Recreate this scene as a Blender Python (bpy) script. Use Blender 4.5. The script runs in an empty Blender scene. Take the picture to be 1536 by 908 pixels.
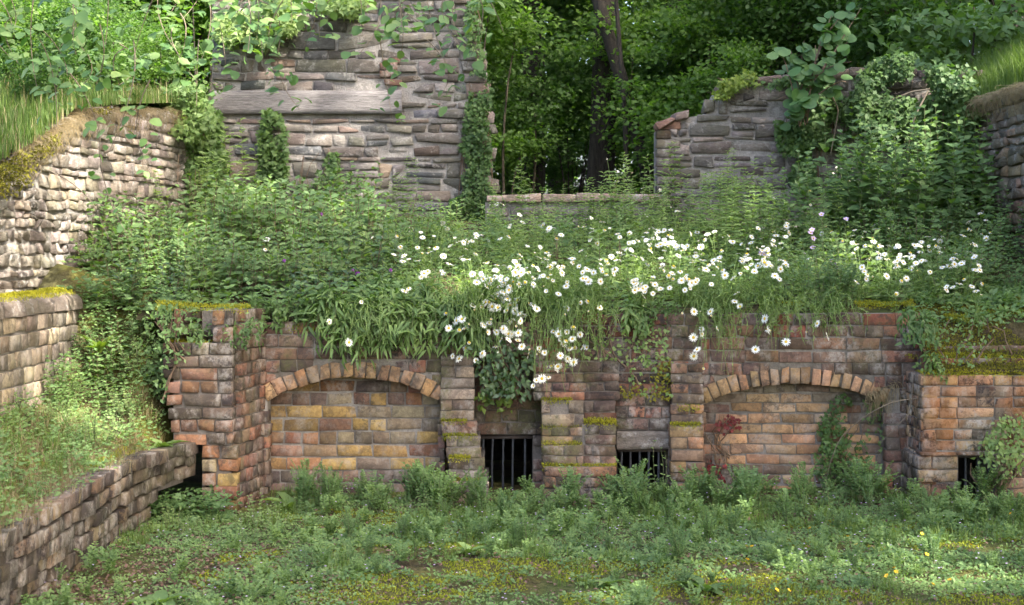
import bpy, math, random
import numpy as np
from mathutils import Vector, Matrix

# ------------------------------------------------------------ camera, sky, sun, exposure
SC = bpy.context.scene
COL = SC.collection
F = 2200.0; CX = 768.0; HY = 376.0; EYE = 1.70      # picture geometry: focal length and horizon in pixels of a 1536 wide frame

cam_d = bpy.data.cameras.new("camera")
cam = bpy.data.objects.new("camera", cam_d); COL.objects.link(cam)
cam.location = (0, 0, EYE); cam.rotation_euler = (math.radians(90), 0, 0)
cam_d.sensor_width = 36.0; cam_d.lens = F/1536*36.0
cam_d.shift_y = -(454-HY)/1536.0
cam_d.clip_start = 0.1; cam_d.clip_end = 2000
cam_d.dof.use_dof = True; cam_d.dof.focus_distance = 10.4; cam_d.dof.aperture_fstop = 5.0
SC.camera = cam

SUN = Vector((0.60, -0.47, 0.68)).normalized()       # direction towards the sun
sun_el = math.asin(SUN.z); sun_az = math.atan2(SUN.x, SUN.y)
W = bpy.data.worlds.new("World"); SC.world = W; W.use_nodes = True
nt = W.node_tree
bg = nt.nodes["Background"]
sky = nt.nodes.new("ShaderNodeTexSky"); sky.sky_type = 'NISHITA'; sky.sun_disc = False
sky.sun_elevation = sun_el; sky.sun_rotation = sun_az
sky.air_density = 0.8; sky.dust_density = 5.0; sky.ozone_density = 0.3
nt.links.new(sky.outputs[0], bg.inputs[0]); bg.inputs[1].default_value = 0.15
sun_d = bpy.data.lights.new("sun", 'SUN'); sun_d.energy = 2.6; sun_d.angle = math.radians(0.55); sun_d.color = (1.0, 0.94, 0.84)
sun = bpy.data.objects.new("sun", sun_d); COL.objects.link(sun)
sun.rotation_euler = SUN.to_track_quat('Z', 'Y').to_euler(); sun.location = (20, -15, 25)
SC.view_settings.view_transform = 'Standard'; SC.view_settings.look = 'None'
SC.view_settings.exposure = 2.9; SC.view_settings.gamma = 1.0
SC.render.engine = 'CYCLES'
SC.cycles.use_denoising = True
SC.cycles.max_bounces = 6; SC.cycles.diffuse_bounces = 4; SC.cycles.transmission_bounces = 4; SC.cycles.glossy_bounces = 2
SC.cycles.sample_clamp_indirect = 6

rng = np.random.default_rng(11)
R = random.Random(5)
def U(a, b): return R.uniform(a, b)

def at(px, py, d): return Vector(((px-CX)/F*d, d, EYE+(HY-py)/F*d))
def xat(px, d): return (px-CX)/F*d
def zat(py, d): return EYE+(HY-py)/F*d
def sm(t): t = np.clip(t, 0, 1); return t*t*(3-2*t)

# ------------------------------------------------------------ smooth value noise on arrays
_nt = np.random.default_rng(3).random((64, 64))
def vn(x, y, s=1.0, o=0):
    x = np.asarray(x, float)*s+o*7.31+100; y = np.asarray(y, float)*s+o*3.77+100
    xi = np.floor(x).astype(int); yi = np.floor(y).astype(int); fx = x-xi; fy = y-yi
    fx = fx*fx*(3-2*fx); fy = fy*fy*(3-2*fy)
    g = lambda a, b: _nt[a % 64, b % 64]
    return (g(xi, yi)*(1-fx)+g(xi+1, yi)*fx)*(1-fy)+(g(xi, yi+1)*(1-fx)+g(xi+1, yi+1)*fx)*fy

# ------------------------------------------------------------ materials
def S2L(c):
    return tuple((v/255/12.92 if v/255 <= 0.04045 else ((v/255+0.055)/1.055)**2.4) for v in c)
class NT:
    def __init__(s, name):
        s.m = bpy.data.materials.new(name); s.m.use_nodes = True; s.t = s.m.node_tree
        s.p = s.t.nodes["Principled BSDF"]; s.out = s.t.nodes["Material Output"]
    def n(s, typ, **kw):
        o = s.t.nodes.new("ShaderNode"+typ)
        for k, v in kw.items(): setattr(o, k, v)
        return o
    def l(s, a, b): s.t.links.new(a, b)
    def val(s, sock, v):
        if hasattr(v, 'links'): s.l(v, sock)
        else:
            if isinstance(v, tuple) and len(v) == 3: v = v+(1,)
            sock.default_value = v
    def mix(s, f, a, b, mode='MIX'):
        m = s.n("Mix", data_type='RGBA', blend_type=mode)
        s.val(m.inputs[0], f); s.val(m.inputs[6], a); s.val(m.inputs[7], b); return m.outputs[2]
    def math(s, op, a, b=0.0, clamp=False):
        m = s.n("Math", operation=op, use_clamp=clamp); s.val(m.inputs[0], a); s.val(m.inputs[1], b); return m.outputs[0]
    def pos(s):
        return s.n("NewGeometry").outputs["Position"]
    def noise(s, scale, detail=4, rough=0.6, vec=None, dist=0.0):
        m = s.n("TexNoise"); m.inputs["Scale"].default_value = scale; m.inputs["Detail"].default_value = detail
        m.inputs["Roughness"].default_value = rough; m.inputs["Distortion"].default_value = dist
        s.l(vec if vec is not None else s.pos(), m.inputs["Vector"]); return m.outputs["Fac"]
    def ramp(s, f, lo, hi, a=0.0, b=1.0):
        m = s.n("MapRange"); s.val(m.inputs[0], f); m.inputs[1].default_value = lo; m.inputs[2].default_value = hi
        m.inputs[3].default_value = a; m.inputs[4].default_value = b; return m.outputs[0]
    def vmap(s, scale):
        m = s.n("Mapping"); s.l(s.pos(), m.inputs[0]); m.inputs["Scale"].default_value = scale; return m.outputs[0]
    def bump(s, h, strength, dist):
        b = s.n("Bump"); b.inputs["Strength"].default_value = strength; b.inputs["Distance"].default_value = dist
        s.l(h, b.inputs["Height"]); s.l(b.outputs[0], s.p.inputs["Normal"]); return b
    def attr(s, name): return s.n("Attribute", attribute_name=name)

def brick_mat(name, soot=0.85, pale=0.6, green=0.3, rust=0.0, use_attr=False):
    m = NT(name)
    if use_attr: base = m.attr("tint3").outputs["Color"]
    else: base = m.n("ObjectInfo").outputs["Color"]
    n1 = m.noise(9, 5, 0.65); n2 = m.noise(45, 5, 0.7); n3 = m.noise(13, 6, 0.75, dist=0.3); n4 = m.noise(160, 3, 0.6)
    c = m.mix(m.ramp(n2, 0.3, 0.7), m.mix(1.0, base, (0.66, 0.60, 0.56), 'MULTIPLY'), m.mix(1.0, base, (1.22, 1.18, 1.12), 'MULTIPLY'))
    # mottled darker patches of the burnt clay and soot
    so = m.math('MULTIPLY', m.ramp(n3, 0.48, 0.55), m.ramp(n2, 0.34, 0.52)); so = m.math('MULTIPLY', so, soot)
    big = m.ramp(m.noise(1.6, 4, 0.6), 0.42, 0.62); so = m.math('MULTIPLY', so, m.math('ADD', 0.55, m.math('MULTIPLY', big, 0.75)), True)
    c = m.mix(so, c, (0.045, 0.036, 0.034))
    pa = m.math('MULTIPLY', m.ramp(m.noise(6.5, 5, 0.75, vec=m.vmap((1, 1, .7))), 0.50, 0.60), m.ramp(n2, 0.66, 0.46)); pa = m.math('MULTIPLY', pa, pale)
    c = m.mix(pa, c, (0.36, 0.33, 0.29))
    st_ = m.math('MULTIPLY', m.ramp(m.noise(1.9, 6, 0.72, vec=m.vmap((1, 1, .45)), dist=.6), 0.47, 0.60), min(1.0, soot)*.62 if soot > .7 else .12)
    c = m.mix(st_, c, m.mix(1.0, c, (.40, .36, .34), 'MULTIPLY'))
    sp = m.math('MULTIPLY', m.ramp(m.noise(70, 4, .75), .60, .68), .55*soot); c = m.mix(sp, c, (.05, .042, .038))
    gr = m.math('MULTIPLY', m.math('MULTIPLY', m.ramp(m.noise(3.1, 4, 0.6), 0.5, 0.6), m.ramp(n2, .35, .6)), green)
    c = m.mix(gr, c, (0.10, 0.105, 0.035))
    if rust:
        ru = m.math('MULTIPLY', m.ramp(m.noise(4.0, 4, 0.6, vec=m.vmap((1, 1, .35))), 0.45, 0.62), rust)
        c = m.mix(ru, c, (0.34, 0.12, 0.02))
    m.l(c, m.p.inputs["Base Color"]); m.p.inputs["Roughness"].default_value = 0.92
    m.p.inputs["Specular IOR Level"].default_value = 0.2
    h = m.math('ADD', m.math('MULTIPLY', n1, 0.25), m.math('ADD', m.math('MULTIPLY', n2, 0.9), m.math('MULTIPLY', n4, 0.45)))
    m.bump(h, 0.75, 0.007); return m.m

def stone_mat(name, use_attr=False, pale=0.5):
    m = NT(name)
    base = m.attr("tint3").outputs["Color"] if use_attr else m.n("ObjectInfo").outputs["Color"]
    lay = m.noise(7, 6, 0.75, vec=m.vmap((1.5, 1.5, 4)), dist=.8); n2 = m.noise(38, 5, 0.7); n3 = m.noise(7, 5, 0.7, dist=.6)
    c = m.mix(m.ramp(lay, 0.32, 0.68), m.mix(1.0, base, (0.55, 0.52, 0.50), 'MULTIPLY'), m.mix(1.0, base, (1.25, 1.22, 1.2), 'MULTIPLY'))
    li = m.math('MULTIPLY', m.ramp(n3, 0.53, 0.60), m.ramp(n2, 0.4, 0.58)); c = m.mix(m.math('MULTIPLY', li, pale), c, (0.42, 0.40, 0.37))
    dk = m.math('MULTIPLY', m.ramp(m.noise(4.2, 5, .7), 0.55, 0.68), 0.55); c = m.mix(dk, c, (0.05, 0.047, 0.042))
    gr = m.math('MULTIPLY', m.ramp(m.noise(2.7, 4, 0.6), 0.52, 0.68), 0.3); c = m.mix(gr, c, (0.11, 0.11, 0.045))
    m.l(c, m.p.inputs["Base Color"]); m.p.inputs["Roughness"].default_value = 0.9; m.p.inputs["Specular IOR Level"].default_value = 0.25
    h = m.math('ADD', m.math('MULTIPLY', lay, .9), m.math('ADD', m.math('MULTIPLY', n2, 0.9), m.math('MULTIPLY', m.noise(110, 4, .7), .5)))
    m.bump(h, .9, 0.014); return m.m

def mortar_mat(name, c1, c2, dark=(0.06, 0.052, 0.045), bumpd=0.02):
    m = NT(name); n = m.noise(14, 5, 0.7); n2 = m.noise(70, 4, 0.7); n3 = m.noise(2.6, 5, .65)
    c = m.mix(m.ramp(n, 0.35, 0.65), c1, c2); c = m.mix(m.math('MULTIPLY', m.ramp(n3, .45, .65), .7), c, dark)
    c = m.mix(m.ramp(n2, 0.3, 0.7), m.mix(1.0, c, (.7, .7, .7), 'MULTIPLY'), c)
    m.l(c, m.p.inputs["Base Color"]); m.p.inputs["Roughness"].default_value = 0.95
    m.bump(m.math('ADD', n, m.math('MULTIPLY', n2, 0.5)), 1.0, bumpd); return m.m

def earth_mat(name, cols, scale=3.0, bumpd=0.03):
    m = NT(name); n = m.noise(scale, 5, 0.7); n2 = m.noise(26, 5, 0.75); n3 = m.noise(1.1, 4, 0.6)
    c = m.mix(m.ramp(n, 0.38, 0.62), cols[0], cols[1]); c = m.mix(m.ramp(n3, 0.48, 0.6), c, cols[2])
    c = m.mix(m.ramp(n2, 0.3, 0.7), m.mix(1.0, c, (.5, .5, .5), 'MULTIPLY'), m.mix(1.0, c, (1.3, 1.3, 1.3), 'MULTIPLY'))
    m.l(c, m.p.inputs["Base Color"]); m.p.inputs["Roughness"].default_value = 1.0; m.p.inputs["Specular IOR Level"].default_value = 0.1
    m.bump(m.math('ADD', n, n2), 1.0, bumpd); return m.m

def leaf_mat(name, a, b, trans=0.35, rough=0.55, spec=0.35, tcol=(1.5, 1.75, 0.45)):
    m = NT(name); t = m.attr("tint").outputs["Fac"]
    oi = m.n("ObjectInfo").outputs["Random"]
    f = m.math('ADD', m.math('MULTIPLY', t, 0.6), m.math('MULTIPLY', oi, 0.45))
    c = m.mix(f, a, b)
    c = m.mix(m.ramp(m.noise(3.0, 3, 0.6), 0.3, 0.7), m.mix(1.0, c, (.72, .76, .8), 'MULTIPLY'), m.mix(1.0, c, (1.15, 1.1, .95), 'MULTIPLY'))
    m.l(c, m.p.inputs["Base Color"]); m.p.inputs["Roughness"].default_value = rough; m.p.inputs["Specular IOR Level"].default_value = spec
    tr = m.n("BsdfTranslucent"); m.l(m.mix(1.0, c, tcol, 'MULTIPLY'), tr.inputs[0])
    ms = m.n("MixShader"); ms.inputs[0].default_value = trans
    m.l(m.p.outputs[0], ms.inputs[1]); m.l(tr.outputs[0], ms.inputs[2]); m.l(ms.outputs[0], m.out.inputs[0]); return m.m

def plain_mat(name, a, b=None, scale=20, rough=0.8, bumpd=0.0, vs=(1, 1, 1), metal=0.0):
    m = NT(name); b = b or tuple(v*0.6 for v in a)
    n = m.noise(scale, 5, 0.65, vec=m.vmap(vs))
    m.l(m.mix(m.ramp(n, 0.35, 0.65), a, b), m.p.inputs["Base Color"]); m.p.inputs["Roughness"].default_value = rough
    m.p.inputs["Metallic"].default_value = metal
    if bumpd: m.bump(n, 1.0, bumpd)
    return m.m

M = {}
M['brick'] = brick_mat('weathered_brick'); M['brick_attr'] = brick_mat('weathered_brick_many', use_attr=True)
M['brick_rust'] = brick_mat('iron_stained_brick', soot=0.9, pale=0.8, green=0.2, rust=0.38)
M['brick_clean'] = brick_mat('cleaner_brick', soot=0.6, pale=0.4, green=0.15)
M['brick_mossy'] = brick_mat('mossy_brick', soot=0.95, pale=0.55, green=0.6)
M['stone'] = stone_mat('rubble_stone'); M['stone_attr'] = stone_mat('rubble_stone_many', use_attr=True)
M['stone_pale'] = stone_mat('pale_rubble_stone', pale=0.8)
M['mortar'] = mortar_mat('old_mortar', (0.22, 0.195, 0.165), (0.33, 0.30, 0.26), bumpd=.012)
M['mortar_dark'] = mortar_mat('dark_joint', (0.14, 0.12, 0.10), (0.23, 0.20, 0.17), bumpd=.012)
M['lime'] = mortar_mat('lime_mortar', (0.27, 0.245, 0.22), (0.40, 0.375, 0.34), (0.12, 0.11, 0.10), 0.03)
M['soil'] = earth_mat('soil', [(0.055, 0.04, 0.028), (0.10, 0.085, 0.04), (0.075, 0.09, 0.03)])
M['court'] = earth_mat('courtyard_earth', [(0.07, 0.052, 0.035), (0.13, 0.125, 0.035), (0.08, 0.10, 0.032)])
M['mossyearth'] = earth_mat('mossy_earth', [(0.10, 0.08, 0.035), (0.16, 0.16, 0.03), (0.09, 0.085, 0.04)])
M['grassearth'] = earth_mat('grassy_earth', [(0.05, 0.09, 0.02), (0.09, 0.12, 0.03), (0.06, 0.10, 0.025)])
M['leaf_mid'] = leaf_mat('leaf_mid_green', (0.062, 0.125, 0.040), (0.175, 0.27, 0.10))
M['leaf_dark'] = leaf_mat('leaf_dark_green', (0.038, 0.08, 0.028), (0.09, 0.155, 0.05), trans=0.25, rough=.42, spec=.5)
M['leaf_ivy'] = leaf_mat('leaf_ivy', (0.034, 0.08, 0.022), (0.10, 0.17, 0.045), trans=0.25, rough=.55, spec=.3)
M['leaf_light'] = leaf_mat('leaf_light_green', (0.10, 0.175, 0.055), (0.23, 0.315, 0.115))
M['leaf_blue'] = leaf_mat('leaf_blue_green', (0.07, 0.135, 0.045), (0.19, 0.28, 0.095), trans=.3)
M['leaf_yellow'] = leaf_mat('leaf_yellow_green', (0.11, 0.18, 0.03), (0.22, 0.27, 0.05))
M['leaf_hazel'] = leaf_mat('leaf_hazel', (0.055, 0.13, 0.045), (0.12, 0.21, 0.07), trans=.35)
M['leaf_wood'] = leaf_mat('leaf_woodland', (0.028, 0.072, 0.016), (0.085, 0.16, 0.03), trans=0.42, tcol=(1.2, 1.6, .5))
M['leaf_wood2'] = leaf_mat('leaf_woodland_bright', (0.055, 0.12, 0.022), (0.14, 0.235, 0.045), trans=0.5, tcol=(1.35, 1.7, .5))
M['leaf_red'] = leaf_mat('leaf_red', (0.11, 0.018, 0.022), (0.21, 0.035, 0.035), trans=.25, tcol=(1.2, .6, .6))
M['grass'] = leaf_mat('grass_blade', (0.055, 0.11, 0.02), (0.16, 0.225, 0.055), trans=.35)
M['dry'] = leaf_mat('dry_grass', (0.22, 0.17, 0.09), (0.36, 0.29, 0.17), trans=.25, tcol=(1, .9, .7))
M['moss'] = leaf_mat('moss_fronds', (0.11, 0.145, 0.022), (0.28, 0.31, 0.035), trans=.2, spec=.1, rough=.9, tcol=(1.1, 1.1, .5))
M['moss_bright'] = leaf_mat('bright_moss_fronds', (0.15, 0.17, 0.02), (0.42, 0.40, 0.035), trans=.2, spec=.1, rough=.9, tcol=(1.1, 1.1, .5))
M['moss_dark'] = leaf_mat('moss_dark', (0.11, 0.11, 0.02), (0.24, 0.22, 0.03), trans=.15, spec=.1, rough=.9, tcol=(1.1, 1.1, .5))
M['stem'] = plain_mat('green_stem', (0.10, 0.15, 0.05), (0.14, 0.13, 0.06))
M['stem_light'] = plain_mat('pale_green_stem', (0.20, 0.28, 0.08), (0.15, 0.23, 0.06))
M['stem_brown'] = plain_mat('brown_stem', (0.10, 0.06, 0.035), (0.16, 0.11, 0.07))
M['twig'] = plain_mat('pale_twig', (0.20, 0.16, 0.11), (0.11, 0.085, 0.06), rough=.85)
M['bark'] = plain_mat('bark', (0.045, 0.036, 0.026), (0.018, 0.014, 0.011), scale=9, bumpd=0.04, vs=(3, 3, .6), rough=.95)
M['bark_light'] = plain_mat('lichen_bark', (0.10, 0.08, 0.05), (0.045, 0.036, 0.022), scale=7, bumpd=0.03, vs=(3, 3, .7), rough=.95)
M['petal'] = leaf_mat('white_petal', (0.80, 0.80, 0.78), (0.86, 0.86, 0.84), trans=.2, tcol=(1, 1, 1), spec=.2)
M['disc'] = plain_mat('yellow_disc', (0.62, 0.42, 0.02), (0.50, 0.36, 0.04), scale=200)
M['lilac'] = leaf_mat('lilac_petal', (0.50, 0.38, 0.62), (0.62, 0.50, 0.74), trans=.3, tcol=(1, 1, 1))
M['purple'] = leaf_mat('purple_floret', (0.28, 0.06, 0.36), (0.42, 0.12, 0.50), trans=.2, tcol=(1, 1, 1))
M['buttercup'] = plain_mat('buttercup_petal', (0.80, 0.50, 0.01), (0.75, 0.42, 0.01), rough=.35)
M['iron'] = plain_mat('painted_iron', (0.060, 0.068, 0.078), (0.035, 0.035, 0.038), scale=40, rough=.5, metal=.4)
M['iron_rusty'] = plain_mat('rusty_iron', (0.085, 0.06, 0.048), (0.05, 0.045, 0.042), scale=25, rough=.8)
M['litter'] = plain_mat('leaf_litter', (0.16, 0.09, 0.06), (0.09, 0.05, 0.035), scale=30)

def timber():
    m = NT('weathered_timber'); n = m.noise(7, 6, .7, vec=m.vmap((1.0, 3, 16)), dist=1.2); n2 = m.noise(60, 3, .6, vec=m.vmap((.25, 1, 3)))
    c = m.mix(m.ramp(n, .35, .62), (0.085, 0.075, 0.07), (0.27, 0.25, 0.24)); c = m.mix(m.ramp(n2, .3, .75), m.mix(1.0, c, (.72, .72, .72), 'MULTIPLY'), c)
    m.l(c, m.p.inputs["Base Color"]); m.p.inputs["Roughness"].default_value = .85; m.bump(m.math('ADD', n, m.math('MULTIPLY', n2, .4)), .8, .01); return m.m
M['timber'] = timber()

# ------------------------------------------------------------ object helpers
def link(o, parent=None):
    COL.objects.link(o)
    if parent is not None: o.parent = parent
    return o
def tag(o, label=None, cat=None, group=None, kind=None):
    if label: o['label'] = label
    if cat: o['category'] = cat
    if group: o['group'] = group
    if kind: o['kind'] = kind
    return o
def thing(name, loc, label, cat, group=None):
    o = bpy.data.objects.new(name, None); o.empty_display_size = 0.1; o.location = loc; COL.objects.link(o)
    return tag(o, label, cat, group)

class Soup:
    """collects vertices, quads and triangles and links them as one mesh"""
    def __init__(s): s.V = []; s.Q = []; s.T = []; s.qm = []; s.tm = []; s.ti = []; s.c3 = []; s.n = 0; s.use3 = False
    def add(s, V, Q=None, T=None, mat=0, tint=0.5, c3=None):
        V = np.asarray(V, float).reshape(-1, 3); k = len(V)
        s.V.append(V); s.ti.append(np.broadcast_to(np.asarray(tint, float), (k,)).copy())
        if c3 is not None: s.use3 = True
        s.c3.append(np.broadcast_to(np.asarray(c3 if c3 is not None else (0.2, .2, .2), float), (k, 3)).copy())
        if Q is not None and len(Q): Q = np.asarray(Q, int).reshape(-1, 4)+s.n; s.Q.append(Q); s.qm.append(np.full(len(Q), mat))
        if T is not None and len(T): T = np.asarray(T, int).reshape(-1, 3)+s.n; s.T.append(T); s.tm.append(np.full(len(T), mat))
        s.n += k
    def merge(s, o, mtx=None):
        for_off = s.n
        for V in o.V:
            s.V.append(V if mtx is None else (V @ np.array(mtx.to_3x3()).T+np.array(mtx.translation)))
        s.ti += o.ti; s.c3 += o.c3
        s.Q += [q+for_off for q in o.Q]; s.T += [t+for_off for t in o.T]; s.qm += o.qm; s.tm += o.tm; s.n += o.n
    def mesh(s, name, mats, smooth=False):
        me = bpy.data.meshes.new(name)
        V = np.concatenate(s.V) if s.V else np.zeros((0, 3))
        Q = np.concatenate(s.Q) if s.Q else np.zeros((0, 4), int); T = np.concatenate(s.T) if s.T else np.zeros((0, 3), int)
        nq, ntr = len(Q), len(T)
        me.vertices.add(len(V)); me.vertices.foreach_set("co", V.astype(np.float32).ravel())
        me.loops.add(nq*4+ntr*3); me.loops.foreach_set("vertex_index", np.concatenate([Q.ravel(), T.ravel()]).astype(np.int32))
        me.polygons.add(nq+ntr)
        st = np.concatenate([np.arange(nq)*4, nq*4+np.arange(ntr)*3]).astype(np.int32)
        me.polygons.foreach_set("loop_start", st)
        mi = np.concatenate(s.qm+s.tm) if (s.qm or s.tm) else np.zeros(0)
        me.polygons.foreach_set("material_index", mi.astype(np.int32))
        if smooth: me.polygons.foreach_set("use_smooth", np.ones(nq+ntr, bool))
        a = me.attributes.new("tint", 'FLOAT', 'POINT'); a.data.foreach_set("value", np.concatenate(s.ti).astype(np.float32))
        if s.use3:
            c = np.concatenate(s.c3); c = np.concatenate([c, np.ones((len(c), 1))], 1)
            a = me.attributes.new("tint3", 'FLOAT_COLOR', 'POINT'); a.data.foreach_set("color", c.astype(np.float32).ravel())
        for m_ in mats: me.materials.append(m_)
        me.update(calc_edges=True); me.validate(); return me
    def obj(s, name, mats, parent=None, loc=(0, 0, 0), smooth=False):
        o = bpy.data.objects.new(name, s.mesh(name, mats, smooth)); o.location = loc; return link(o, parent)

def norm(a): return a/np.maximum(np.linalg.norm(a, axis=-1, keepdims=True), 1e-9)

# leaf templates: x across, y along, z out of the leaf
LEAF2 = (np.array([[0, 0, 0], [.5, .42, .10], [0, 1, -.06], [-.5, .42, .10], [0, .45, 0]]), np.array([[0, 1, 2, 4], [0, 4, 2, 3]]))
LEAF1 = (np.array([[0, 0, 0], [.5, .45, .06], [0, 1, -.05], [-.5, .45, .06]]), np.array([[0, 1, 2, 3]]))
LANCE = (np.array([[0, 0, 0], [.5, .30, .10], [.32, .72, .02], [0, 1, -.14], [-.32, .72, .02], [-.5, .30, .10], [0, .35, .02], [0, .72, -.06]]),
         np.array([[0, 1, 6, 5], [1, 2, 7, 6], [5, 6, 7, 4], [7, 2, 3, 4]]))
_a = np.linspace(0, 2*np.pi, 10, endpoint=False)
ROUND = (np.array([[0, .5, 0]]+[[.5*math.sin(t)*(1-.12*(math.cos(t) > .9)), .5-.5*math.cos(t), .05*math.cos(2*t)+.035*(i % 2)] for i, t in enumerate(_a)]),
         np.array([[0, 1, 2, 3], [0, 3, 4, 5], [0, 5, 6, 7], [0, 7, 8, 9], [0, 9, 10, 1]]))
IVY = (np.array([[0, 0, 0], [.5, .15, .03], [.25, .5, .05], [.12, .55, .02], [0, 1, -.05], [-.12, .55, .02], [-.25, .5, .05], [-.5, .15, .03], [0, .45, 0]]),
       np.array([[0, 1, 2, 8], [8, 3, 4, 5], [0, 8, 6, 7]]))
def leaves(s, P, D, N, L, Wd, tpl=LEAF1, mat=0, tint=None, curl=0.0):
    """leaves at P along D with face normal about N"""
    P = np.asarray(P, float).reshape(-1, 3); n = len(P)
    if n == 0: return
    D = norm(np.broadcast_to(np.asarray(D, float), (n, 3))); N = np.broadcast_to(np.asarray(N, float), (n, 3))
    S = norm(np.cross(D, N)+1e-6); N = norm(np.cross(S, D))
    L = np.broadcast_to(np.asarray(L, float), (n,)); Wd = np.broadcast_to(np.asarray(Wd, float), (n,))
    t, f = tpl
    V = P[:, None]+t[None, :, 0, None]*S[:, None]*Wd[:, None, None]+t[None, :, 1, None]*D[:, None]*L[:, None, None]+(t[None, :, 2, None]-curl*t[None, :, 1, None]**2)*N[:, None]*L[:, None, None]
    Q = f[None]+(np.arange(n)*len(t))[:, None, None]
    ti = rng.random(n) if tint is None else np.broadcast_to(tint, (n,))
    s.add(V.reshape(-1, 3), Q.reshape(-1, 4), None, mat, np.repeat(ti, len(t)))
def tube(s, pts, r0, r1, sides=4, mat=0, tint=.5, cap=True):
    pts = np.asarray(pts, float); n = len(pts)
    t = norm(np.gradient(pts, axis=0)); up = np.array([0.13, 0.21, 0.97]); a = norm(np.cross(t, up)+1e-6); b = np.cross(t, a)
    rr = np.linspace(r0, r1, n) if np.isscalar(r0) else np.asarray(r0)
    an = np.arange(sides)*2*np.pi/sides
    V = pts[:, None]+rr[:, None, None]*(np.cos(an)[None, :, None]*a[:, None]+np.sin(an)[None, :, None]*b[:, None])
    i = np.arange(n-1)[:, None]*sides; j = np.arange(sides)[None]; j2 = (j+1) % sides
    Q = np.stack([i+j, i+j2, i+sides+j2, i+sides+j], -1).reshape(-1, 4)
    s.add(V.reshape(-1, 3), Q, None, mat, tint)
def arc(p0, p1, sag, n=6):
    p0 = np.array(p0, float); p1 = np.array(p1, float); t = np.linspace(0, 1, n)[:, None]
    return p0+(p1-p0)*t+np.array(sag)*(4*t*(1-t))

def box_soup(s, a, b, mat=0, c3=None, jit=0.0, tint=.5):
    a = np.array(a, float); b = np.array(b, float)
    V = np.array([[x, y, z] for z in (a[2], b[2]) for y in (a[1], b[1]) for x in (a[0], b[0])])
    if jit: V = V+(rng.random(V.shape)-.5)*jit
    s.add(V, [[0, 2, 3, 1], [4, 5, 7, 6], [0, 1, 5, 4], [2, 6, 7, 3], [0, 4, 6, 2], [1, 3, 7, 5]], None, mat, tint, c3)

def grid_soup(fn, nu, nv):
    """fn(u, v) arrays 0..1 -> x, y, z arrays"""
    u, v = np.meshgrid(np.linspace(0, 1, nu), np.linspace(0, 1, nv)); x, y, z = fn(u, v)
    V = np.stack([x, y, z], -1).reshape(-1, 3); i = (np.arange(nv-1)[:, None]*nu+np.arange(nu-1)[None])
    Q = np.stack([i, i+1, i+nu+1, i+nu], -1).reshape(-1, 4); s = Soup(); s.add(V, Q); return s

# ------------------------------------------------------------ bricks and stones
_bm = {}
def piece_arrays(hx, hy, hz, bev, jit, rough_front, rr):
    V = []; idx = {}
    for sx in (-1, 1):
        for sy in (-1, 1):
            for sz in (-1, 1):
                cj = np.array([rr.uniform(-jit, jit) for _ in range(3)])
                if rr.random() < .12: cj = cj-np.array([sx, sy, sz])*jit*1.6
                for ax in range(3):
                    h = np.array([hx, hy, hz]); d = h-bev*rr.uniform(.6, 1.5); d[ax] = h[ax]
                    V.append(np.array([sx, sy, sz])*d+cj); idx[(sx, sy, sz, ax)] = len(V)-1
    Q = []; T = []
    I = lambda sx, sy, sz, ax: idx[(sx, sy, sz, ax)]
    def face(ax, sg):
        o = [k for k in range(3) if k != ax]; r = []
        for a, b in ((-1, -1), (1, -1), (1, 1), (-1, 1)):
            sgn = [0, 0, 0]; sgn[ax] = sg; sgn[o[0]] = a; sgn[o[1]] = b; r.append(I(*sgn, ax))
        return r
    for ax in range(3):
        for sg in (-1, 1):
            f = face(ax, sg)
            if ax == 1 and sg == -1 and rough_front > 0:
                c = sum(V[k] for k in f)/4+np.array([rr.uniform(-.3, .3)*hx, -rr.uniform(0, rough_front), rr.uniform(-.3, .3)*hz]); V.append(c); ci = len(V)-1
                for k in range(4): T.append([f[k], f[(k+1) % 4], ci])
            else: Q.append(f)
    for ax in range(3):
        o = [k for k in range(3) if k != ax]
        for a in (-1, 1):
            for b in (-1, 1):
                s0 = [0, 0, 0]; s0[o[0]] = a; s0[o[1]] = b; s1 = list(s0); s0[ax] = -1; s1[ax] = 1
                Q.append([I(*s0, o[0]), I(*s1, o[0]), I(*s1, o[1]), I(*s0, o[1])])
    for sx in (-1, 1):
        for sy in (-1, 1):
            for sz in (-1, 1): T.append([I(sx, sy, sz, 0), I(sx, sy, sz, 1), I(sx, sy, sz, 2)])
    V = np.array(V)
    # outward winding
    def fix(F_):
        out = []
        for f in F_:
            p = V[f]; n = np.cross(p[1]-p[0], p[2]-p[0]); out.append(f if np.dot(n, p.mean(0)) > 0 else f[::-1])
        return out
    return V, fix(Q), fix(T)
def piece_mesh(kind, L, H, D, mat):
    q = 0.03 if kind == 'brick' else 0.045
    key = (kind, max(1, round(L/q)), max(1, round(H/(.012 if kind == 'brick' else .03))), R.randrange(5 if kind == 'brick' else 6), round(D, 2), mat.name)
    if key not in _bm:
        rr = random.Random(hash((key[1], key[2], key[3], kind == 'brick')))
        l = key[1]*q; h = key[2]*(.012 if kind == 'brick' else .03)
        if kind == 'brick': V, Q, T = piece_arrays(l/2, D/2, h/2, .0026, .0042, .0015, rr)
        else: V, Q, T = piece_arrays(l/2, D/2, h/2, min(.007, h*.1), min(.015, h*.15), .012, rr)
        s = Soup(); s.add(V, Q, T); _bm[key] = (s.mesh(kind, [mat]), l, h)
    return _bm[key]

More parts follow.
